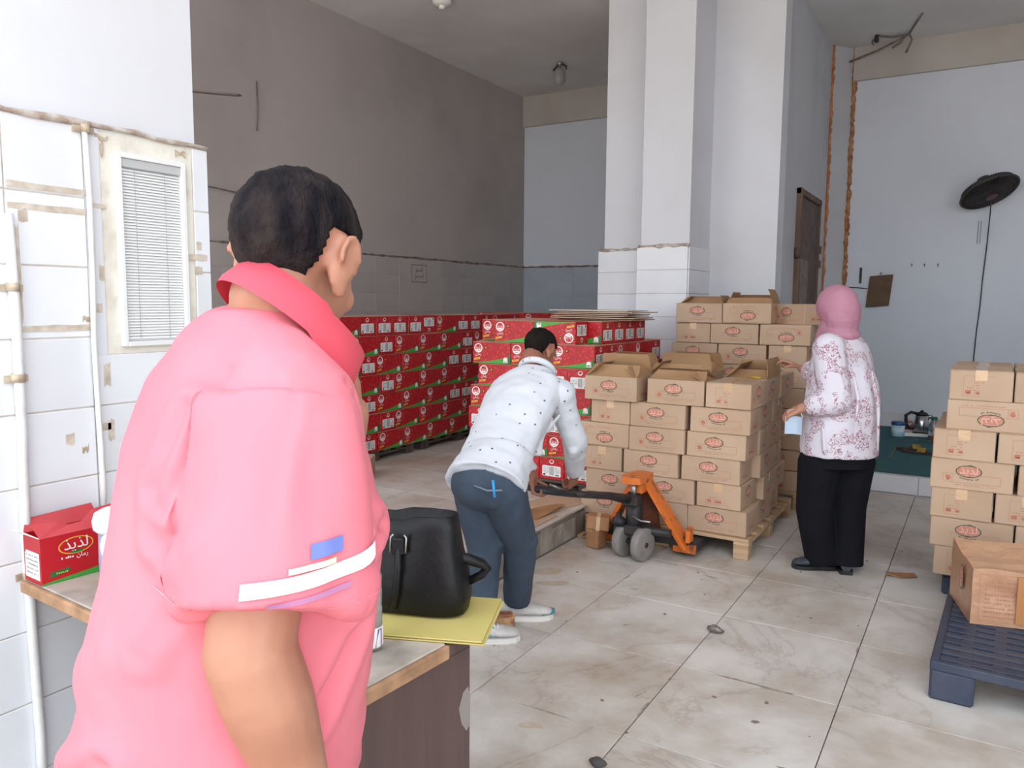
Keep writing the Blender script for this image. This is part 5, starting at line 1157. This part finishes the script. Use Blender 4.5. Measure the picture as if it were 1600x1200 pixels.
# collar band
q = MB(); c = Vector((-.841, .796, 1.467)); u = Fm * .074 + Um * -.064; v = Rm * .077 + Um * .0; n_ = u.cross(v).normalized(); n_ = n_ if n_.z > 0 else -n_
R4 = []
for k1, h in ((1.22, -.03), (1.23, -.02), (1.13, .02), (1.09, .02), (1.04, -.01)):
    R4.append([c + (u * cos(t) + v * sin(t)) * k1 + n_ * (h + (.006 if cos(t) < 0 else 0)) for t in [2 * pi * j / 40 for j in range(40)]])
V = [p for r in R4 for p in r]; q.add(V, [(i * 40 + j, i * 40 + (j + 1) % 40, (i + 1) * 40 + (j + 1) % 40, (i + 1) * 40 + j) for i in range(4) for j in range(40)], 0, True)
put(q, 'collar', M_COLLAR, man)
# sleeve hem, printed bars on the sleeve
def on_sleeve(pts, name, m, off=.0035):
    """patches laid on the sleeve surface: ray from outside towards the sleeve axis"""
    from mathutils.bvhtree import BVHTree
    bvh = BVHTree.FromPolygons([v.co.copy() for v in so.data.vertices], [tuple(p.vertices) for p in so.data.polygons])
    a, b = RS - man.location, SB - man.location; q = MB()
    for (a0, a1, t0, t1, sh) in pts:
        V = []; nx = 14
        for j in range(2):
            for i in range(nx + 1):
                an = a0 + (a1 - a0) * i / nx; t = (t0 if j == 0 else t1) + sh * i / nx
                d = Vector((cos(an), sin(an), 0)); o_ = a.lerp(b, t) + d * .3; h = bvh.ray_cast(o_, -d)
                p = h[0] if h[0] else a.lerp(b, t) + d * .09; V.append(p + d * off)
        q.add(V, [(i, i + 1, nx + 2 + i, nx + 1 + i) for i in range(nx)], 0, True)
    return q.obj(name, m, man)
on_sleeve([(radians(-60), radians(28), .735, .80, -.055)], 'sleeve_bar', mat('white_print', '#F4EFEF', .6))
on_sleeve([(radians(-46), radians(2), .825, .85, -.03)], 'sleeve_text_line', mat('mauve_print', '#A87196', .7))
on_sleeve([(radians(-24), radians(-3), .60, .665, -.01)], 'sleeve_emblem', mat('blue_print', '#6674B5', .7)); on_sleeve([(radians(-36), radians(-8), .685, .71, -.01)], 'sleeve_emblem_dot', mat('yellow_print', '#EAD7B4', .7))
on_sleeve([(radians(-150), radians(75), .905, .909, -.0)], 'hem_stitch', mat('stitch_pink', '#F0A0AC', .8), .0015)
M_JEAN = mat('grey_trousers', '#4B5058', .85)
def trous_m(q):
    q.loft([((-.91, .69, .9), Fm * .17, Rm * .19), ((-.91, .69, .78), Fm * .16, Rm * .19)], 24)
    for s in (-1, 1):
        h = Vector((-.91, .69, .8)) + Rm * s * .095; kn = Vector((-.885, .70, .45)) + Rm * s * .1; an = Vector((-.89, .68, .06)) + Rm * s * .1
        q.chain([h, kn], [.098, .075]); seg(q, kn, .074, an, .07)
fuse('trousers', trous_m, M_JEAN, man, .008, 4, wr(.004, 8, 1.2))
for s in (-1, 1): shoe(man, Vector((-.91, .65, 0)) + Rm * s * .1, Vector((-.91, .65, 0)) + Rm * s * .11 + Fm * .26, mat('dark_shoe', '#2B2624', .5), M_BPL)

# ---- stooping man in the white dotted shirt
st = empty('person', (-1.82, 2.97, 0), 'man in white dotted shirt and jeans bending over to grip the pallet jack handle', 'person')
def dotted(name, base, dot, scale, r):
    m = bpy.data.materials.new(name); m.use_nodes = True; N = m.node_tree.nodes; L = m.node_tree.links; p = N['Principled BSDF']; p.inputs['Roughness'].default_value = .8
    tc = N.new('ShaderNodeTexCoord'); vo = N.new('ShaderNodeTexVoronoi'); vo.inputs['Scale'].default_value = scale; vo.inputs['Randomness'].default_value = .45; L.new(tc.outputs['Object'], vo.inputs['Vector'])
    rp = N.new('ShaderNodeValToRGB'); e = rp.color_ramp.elements; e[0].position = r; e[0].color = H(dot); e[1].position = r + .04; e[1].color = H(base); L.new(vo.outputs['Distance'], rp.inputs[0]); L.new(rp.outputs[0], p.inputs['Base Color']); return m
M_DOT = dotted('dotted_shirt', '#CDD0D7', '#50555E', 23, .095)
hipc = Vector((-1.815, 2.83, .74)); chest = Vector((-1.825, 3.14, 1.06)); nk = Vector((-1.85, 3.30, 1.17))
ax = (nk - hipc).normalized(); Rs = Vector((.94, -.30, -.05)).normalized(); Rs = (Rs - ax * Rs.dot(ax)).normalized(); Fs = ax.cross(Rs) * -1   # front (chest) side
if Fs.z > 0: Fs = -Fs
sRS, sRE, sRW = Vector((-1.69, 3.245, 1.075)), Vector((-1.67, 3.36, .83)), Vector((-1.785, 3.60, .615))
sLS, sLE, sLW = Vector((-2.035, 3.285, 1.06)), Vector((-2.05, 3.34, .82)), Vector((-1.915, 3.375, .63))
lh, lk, la = Vector((-1.905, 2.83, .70)), Vector((-1.865, 2.865, .40)), Vector((-1.845, 2.80, .09))
rh, rk, ra = Vector((-1.735, 2.81, .70)), Vector((-1.73, 2.95, .42)), Vector((-1.825, 3.085, .09))
HS = headframe((-1.89, 3.40, 1.258), (.22, .85, -.62), (0, .3, 1))
def str_rings(g=0.0):
    T = [(-.05, .125, .175), (.06, .12, .168), (.2, .115, .165), (.34, .118, .178), (.46, .112, .185), (.55, .095, .17), (.61, .075, .11)]
    return [(hipc + ax * t - Rs * .02, Rs * (b + g + .012), Fs * (a + g)) for t, a, b in T]
def body_s(q):
    head_shapes(q, HS, .95); q.chain([HS @ Vector((0, -.03, -.06)), nk - ax * .03], [.056, .064]); q.loft(str_rings(-.02), 24)
    q.ell(hipc, (.15, .13, .12), None, 3)
    for a, b, c in ((lh, lk, la), (rh, rk, ra)): q.chain([a, b, c], [.085, .055, .04])
    for a, b, c in ((sRS, sRE, sRW), (sLS, sLE, sLW)): q.chain([a, b, c], [.056, .044, .03])
    hand_shapes(q, sRW, (-.3, .35, -.8), (-.75, .1, .2), .98, (40, 60, 45), 1, thumb_curl=30)
    hand_shapes(q, sLW, (.15, .1, -.9), (.8, .2, .2), .98, (45, 60, 45), -1, thumb_curl=30)
fuse('body', body_s, M_SKIN2, st, .006, 3)
def hair_s(p): return p.z > -.045 + (.05 if p.y > -.02 else 0) + max(0, p.y) * .9 and not (abs(p.x) > .055 and abs(p.y + .005) < .025 and p.z < .035) and not (p.y > .06 and p.z < .07)
mk_hair('hair', HS, .95, st, '#15110F', '#241C18', hair_s, .008)
eyes(HS, .95, st)
q = MB(); bm = bmesh.new(); bmesh.ops.create_icosphere(bm, subdivisions=4, radius=1)
for v in bm.verts: v.co = Vector((v.co.x * .0535, v.co.y * .057 + .031, v.co.z * .046 - .072))
bmesh.ops.delete(bm, geom=[v for v in bm.verts if v.co.y < .0 or v.co.z > -.05], context='VERTS')
for v in bm.verts: v.co = HS @ (v.co * .95)
q.bm(bm, 0, None, True); put(q, 'beard', mat('beard', '#2A201C', .8, noise_scale=80, col2='#4A372E'), st)
def shirt_s(q):
    q.loft(str_rings(.006), 36)
    for a, b, c in ((sRS, sRE, sRW), (sLS, sLE, sLW)):
        q.ell(a, (.07, .07, .07), None, 3); q.chain([a, b], [.068, .058]); seg(q, b, .059, b.lerp(c, .92), .046); q.ell(b, (.06, .06, .06), None, 2)
    q.chain([nk - ax * .07, sRS], [.075, .068]); q.chain([nk - ax * .07, sLS], [.075, .068])
    q.loft([(hipc - ax * .045 - Fs * .01, Rs * .192, Fs * .152), (hipc + ax * .12 - Rs * .01, Rs * .182, Fs * .13)], 32)
    for P, r in (([(-1.70, 3.02, .96), (-1.69, 3.12, .92), (-1.67, 3.2, .98)], .014), ([(-1.69, 2.93, .85), (-1.68, 3.02, .83), (-1.70, 3.1, .9)], .013), ([(-1.93, 2.92, .9), (-1.8, 2.86, .92), (-1.70, 2.9, .9)], .009), ([(-1.66, 3.33, .8), (-1.68, 3.36, .77)], .05)): q.chain(P, [r * .6] + [r] * (len(P) - 2) + [r * .6])
    # loose shirt tail hanging at the front
    q.chain([hipc + ax * .06 + Fs * .09 + Rs * .05, hipc + ax * .0 + Fs * .13 + Rs * .06], [.07, .05])
fuse('shirt', shirt_s, M_DOT, st, .006, 5, wr(.008, 11, 5.1, (.7, 1, 1.1)))
q = MB(); P = [nk + ax * .005 + (Rs * cos(t) * .085 + Fs * sin(t) * .075) for t in [2 * pi * k / 24 for k in range(24)]]; q.tube(P, .016, 10, closed=True); put(q, 'collar', M_DOT, st)
M_DENIM = mat('blue_jeans', '#333F4E', .85, noise_scale=5, col2='#434F60', thresh=(.4, .7), bump=.08, bump_scale=180)
def jean_s(q):
    q.loft([(hipc + ax * .05, Rs * .168, Fs * .125), (hipc - ax * .04, Rs * .172, Fs * .135)], 24); q.ell(hipc + Vector((0, -.01, -.03)), (.172, .15, .12), None, 3); q.ell(hipc + Vector((.06, -.06, -.03)), (.09, .085, .1), None, 3); q.ell(hipc + Vector((-.07, -.05, -.03)), (.09, .085, .1), None, 3)
    for a, b, c in ((lh, lk, la), (rh, rk, ra)):
        q.chain([a, b], [.102, .078]); d = (c - b); seg(q, b, .077, b + d * .98, .066); q.chain([b.lerp(c, .78), b.lerp(c, .86)], [.066, .068]); q.chain([b + Vector((.03, .0, .02)), b + Vector((-.03, .03, .0))], [.06, .06])
fuse('jeans', jean_s, M_DENIM, st, .0065, 5, wr(.0045, 14, 2.2, (1, 1, .7)))
q = MB(); pc = hipc - ax * .02 - Fs * .06
q.tube([(-1.79, 2.668, .735), (-1.72, 2.66, .725), (-1.66, 2.68, .73)], .004, 6); put(q, 'pocket_seam', mat('jean_seam', '#6F7E92', .85), st)
q = MB(); q.cyl((-1.70, 2.672, .77), (-1.685, 2.662, .70), .006); put(q, 'pen', mat('blue_pen', '#2E8FD0', .35), st)
M_SNK = mat('white_sneaker', '#C9C4C1', .7, noise_scale=20, col2='#B4AFAB'); M_SOLEW = mat('sole_white', '#D6D2CD', .6); M_TEAL = mat('teal_stripe', '#3E8C90', .6)
shoe(st, (-1.905, 2.735, 0), (-1.70, 2.90, 0), M_SNK, M_SOLEW, 1.02, 'sneaker')
shoe(st, (-1.905, 3.03, 0), (-1.69, 3.195, 0), M_SNK, M_SOLEW, 1.02, 'sneaker')
f_ = Vector((.205, .165, 0)).normalized(); s_ = f_.cross(Um).normalized()
for k in range(3):
    q = MB(); c = Vector((-1.905, 2.735, 0)) + f_ * (.1 + .025 * k) + s_ * .0405; q.add([c + f_ * .0 + Um * .03, c + f_ * .012 + Um * .03, c + f_ * -.008 - s_ * .012 + Um * .078, c + f_ * -.02 - s_ * .012 + Um * .078], [(0, 1, 2, 3)]); put(q, 'stripe', M_TEAL, st)
for k in range(4):
    q = MB(); c = Vector((-1.905, 2.735, 0)) + f_ * (.125 + .02 * k); h = .088 - .009 * k; q.tube([c - s_ * .025 + Um * (h - .01), c + Um * (h + .004), c + s_ * .025 + Um * (h - .01)], .0035, 6); put(q, 'lace', M_WPR, st)
q = MB(); c = Vector((-1.905, 3.03, 0)) + f_ * .215; q.loft([(c + Um * .03, s_ * .046, Um * .014), (c + f_ * .05 + Um * .03, s_ * .034, Um * .013), (c + f_ * .066 + Um * .03, s_ * .012, Um * .012)], 16); put(q, 'toe_cap', M_TEAL, st)

# ---- woman in pink headscarf
wo = empty('person', (-.66, 4.66, 0), 'woman in pink headscarf and white floral blouse reaching into the open carton', 'person')
def floral():
    m = bpy.data.materials.new('floral_blouse'); m.use_nodes = True; N = m.node_tree.nodes; L = m.node_tree.links; p = N['Principled BSDF']; p.inputs['Roughness'].default_value = .8
    tc = N.new('ShaderNodeTexCoord')
    v1 = N.new('ShaderNodeTexNoise'); v1.inputs['Scale'].default_value = 12.5; v1.inputs['Detail'].default_value = 2.5; L.new(tc.outputs['Object'], v1.inputs['Vector'])
    a = N.new('ShaderNodeMath'); a.operation = 'GREATER_THAN'; a.inputs[1].default_value = .5; L.new(v1.outputs['Fac'], a.inputs[0])
    nz = N.new('ShaderNodeTexNoise'); nz.inputs['Scale'].default_value = 46; nz.inputs['Detail'].default_value = 3; nz.inputs['Distortion'].default_value = 1.6; L.new(tc.outputs['Object'], nz.inputs['Vector'])
    s = N.new('ShaderNodeMath'); s.operation = 'SUBTRACT'; s.inputs[1].default_value = .5; L.new(nz.outputs['Fac'], s.inputs[0]); b = N.new('ShaderNodeMath'); b.operation = 'ABSOLUTE'; L.new(s.outputs[0], b.inputs[0])
    c = N.new('ShaderNodeMath'); c.operation = 'LESS_THAN'; c.inputs[1].default_value = .04; L.new(b.outputs[0], c.inputs[0])
    d = N.new('ShaderNodeMath'); d.operation = 'MULTIPLY'; L.new(a.outputs[0], d.inputs[0]); L.new(c.outputs[0], d.inputs[1])
    mx = N.new('ShaderNodeMix'); mx.data_type = 'RGBA'; mx.inputs[6].default_value = H('#D6D0DA'); mx.inputs[7].default_value = H('#9A6470'); L.new(d.outputs[0], mx.inputs[0]); L.new(mx.outputs[2], p.inputs['Base Color']); return m
M_FLO = floral(); M_HIJ = mat('pink_scarf', '#B98496', .85, noise_scale=6, col2='#AC7688', bump=.1, bump_scale=60); M_BLKT = mat('black_trousers', '#0E0E13', .9, spec=.2, noise_scale=6, col2='#15151B')
hw = Vector((-.722, 4.728, 1.482)); HWf = headframe(hw, (-.86, .42, -.25))
wRS, wRE, wRW = Vector((-.70, 4.93, 1.26)), Vector((-.80, 4.93, 1.09)), Vector((-.925, 4.935, 1.115))
wLS, wLE, wLW = Vector((-.725, 4.575, 1.26)), Vector((-.665, 4.50, .985)), Vector((-.835, 4.465, .935))
F_w = Vector((-.93, .36, 0)).normalized(); R_w = F_w.cross(Um)      # facing left in the picture
def wr_rings(g=0.0):
    T = [(.665, -.665, 4.70, .20, .235), (.8, -.665, 4.705, .20, .235), (.95, -.668, 4.715, .185, .225), (1.08, -.675, 4.725, .17, .22), (1.2, -.68, 4.735, .145, .215), (1.28, -.685, 4.74, .115, .185), (1.335, -.69, 4.742, .08, .105)]
    return [((x, y, z), F_w * (a + g), R_w * (b + g)) for z, x, y, a, b in T]
def body_w(q):
    head_shapes(q, HWf, .95, False); q.chain([HWf @ Vector((0, -.02, -.07)), (-.69, 4.742, 1.32)], [.052, .06]); q.loft(wr_rings(-.035), 24)
    for a, b, c in (((-.74, 4.62, .66), (-.755, 4.6, .36), (-.715, 4.62, .06)), ((-.60, 4.77, .66), (-.60, 4.70, .36), (-.585, 4.66, .06))): q.chain([a, b, c], [.09, .06, .04])
    for a, b, c in ((wRS, wRE, wRW), (wLS, wLE, wLW)): q.chain([a, b, c], [.05, .042, .027])
    hand_shapes(q, wRW, (-.8, .12, .35), (-.2, -.2, -.85), .92, (12, 28, 20), 1, .6)
    hand_shapes(q, wLW, (-.75, -.05, -.4), (.1, .4, -.8), .92, (30, 45, 30), -1)
fuse('body', body_w, M_SKIN3, wo, .006, 3)
eyes(HWf, .95, wo)
def scarf(q):
    R = HWf.to_3x3(); q.ell(HWf @ Vector((0, -.012, .015)), (.104, .118, .118), R, 4); q.ell(HWf @ Vector((0, -.055, -.02)), (.09, .085, .095), R, 3)
    q.chain([HWf @ Vector((0, -.03, -.05)), (-.69, 4.735, 1.345)], [.1, .085]); q.ell((-.69, 4.735, 1.335), (.105, .12, .05), None, 3); q.chain([HWf @ Vector((0, .03, -.09)), (-.765, 4.765, 1.3)], [.075, .07])
fuse('headscarf', scarf, M_HIJ, wo, .006, 6, wr(.003, 14, 8.1))
def blouse(q):
    q.loft(wr_rings(.0), 40)
    q.ell((-.60, 4.68, .95), (.14, .16, .26), None, 3)
    for a, b, c, e in ((wRS, wRE, wRW, .8), (wLS, wLE, wLW, .86)):
        q.ell(a, (.088, .088, .088), None, 3); q.chain([a, b], [.085, .085]); q.chain([b, b.lerp(c, .5)], [.083, .075]); seg(q, b.lerp(c, .5), .074, b.lerp(c, e), .045)
    q.chain([(-.69, 4.74, 1.3), wRS], [.07, .075]); q.chain([(-.69, 4.74, 1.3), wLS], [.07, .075])
    for P, r in (([(-.64, 4.46, 1.12), (-.6, 4.47, .97), (-.7, 4.44, .93)], .014), ([(-.6, 4.5, 1.2), (-.55, 4.5, 1.0), (-.56, 4.48, .8)], .012), ([(-.5, 4.56, 1.15), (-.46, 4.58, .95), (-.45, 4.58, .72)], .012), ([(-.72, 4.47, .85), (-.70, 4.46, .7)], .012)): q.chain(P, [r * .6] + [r] * (len(P) - 2) + [r * .6])
fuse('blouse', blouse, M_FLO, wo, .007, 6, wr(.006, 9, 6.6))
def trous_w(q):
    q.loft([((-.665, 4.7, .74), F_w * .175, R_w * .205), ((-.665, 4.7, .6), F_w * .17, R_w * .205)], 28)
    for a, b, c in (((-.745, 4.62, .62), (-.765, 4.595, .36), (-.715, 4.625, .035)), ((-.60, 4.78, .62), (-.60, 4.71, .36), (-.583, 4.665, .035))):
        a, b, c = Vector(a), Vector(b), Vector(c); q.chain([a, b], [.125, .098]); seg(q, b, .097, c, .085, 24)
fuse('trousers', trous_w, M_BLKT, wo, .007, 5, wr(.004, 8, 4.4))
M_WSH = mat('worn_black_shoe', '#2C3038', .6, noise_scale=14, col2='#4A4E57')
shoe(wo, (-.645, 4.665, 0), (-.86, 4.56, 0), M_WSH, M_BPL, 1.0)
shoe(wo, (-.575, 4.59, 0), (-.64, 4.80, 0), M_WSH, M_BPL, .95)
# face mask she holds, and the dark bag on her far arm
mk = empty('face_mask', (-.865, 4.455, .845), 'pale blue face mask hanging from the woman\'s lowered hand', 'mask')
q = MB(); V = []
for j in range(7):
    for i in range(9):
        u, z = -.05 + .1 * i / 8, -.055 + .1 * j / 6; V.append((u * .9, -.03 + .03 * cos(u * 25) + .003 * (j % 2), z))
V += [(x, y + .002, z) for x, y, z in V]; q.add(V, [(j * 9 + i, j * 9 + i + 1, (j + 1) * 9 + i + 1, (j + 1) * 9 + i) for j in range(6) for i in range(8)] + [(63 + j * 9 + i, 63 + (j + 1) * 9 + i, 63 + (j + 1) * 9 + i + 1, 63 + j * 9 + i + 1) for j in range(6) for i in range(8)], 0, True)
q.obj('mask_cloth', mat('mask_blue', '#B5C6D8', .8), mk)
q = MB(); q.tube([(-.045, -.01, .04), (-.03, .0, .075), (0, .005, .085), (.03, .0, .075), (.045, -.01, .04)], .0018, 5); q.obj('ear_loop', M_WPR, mk)
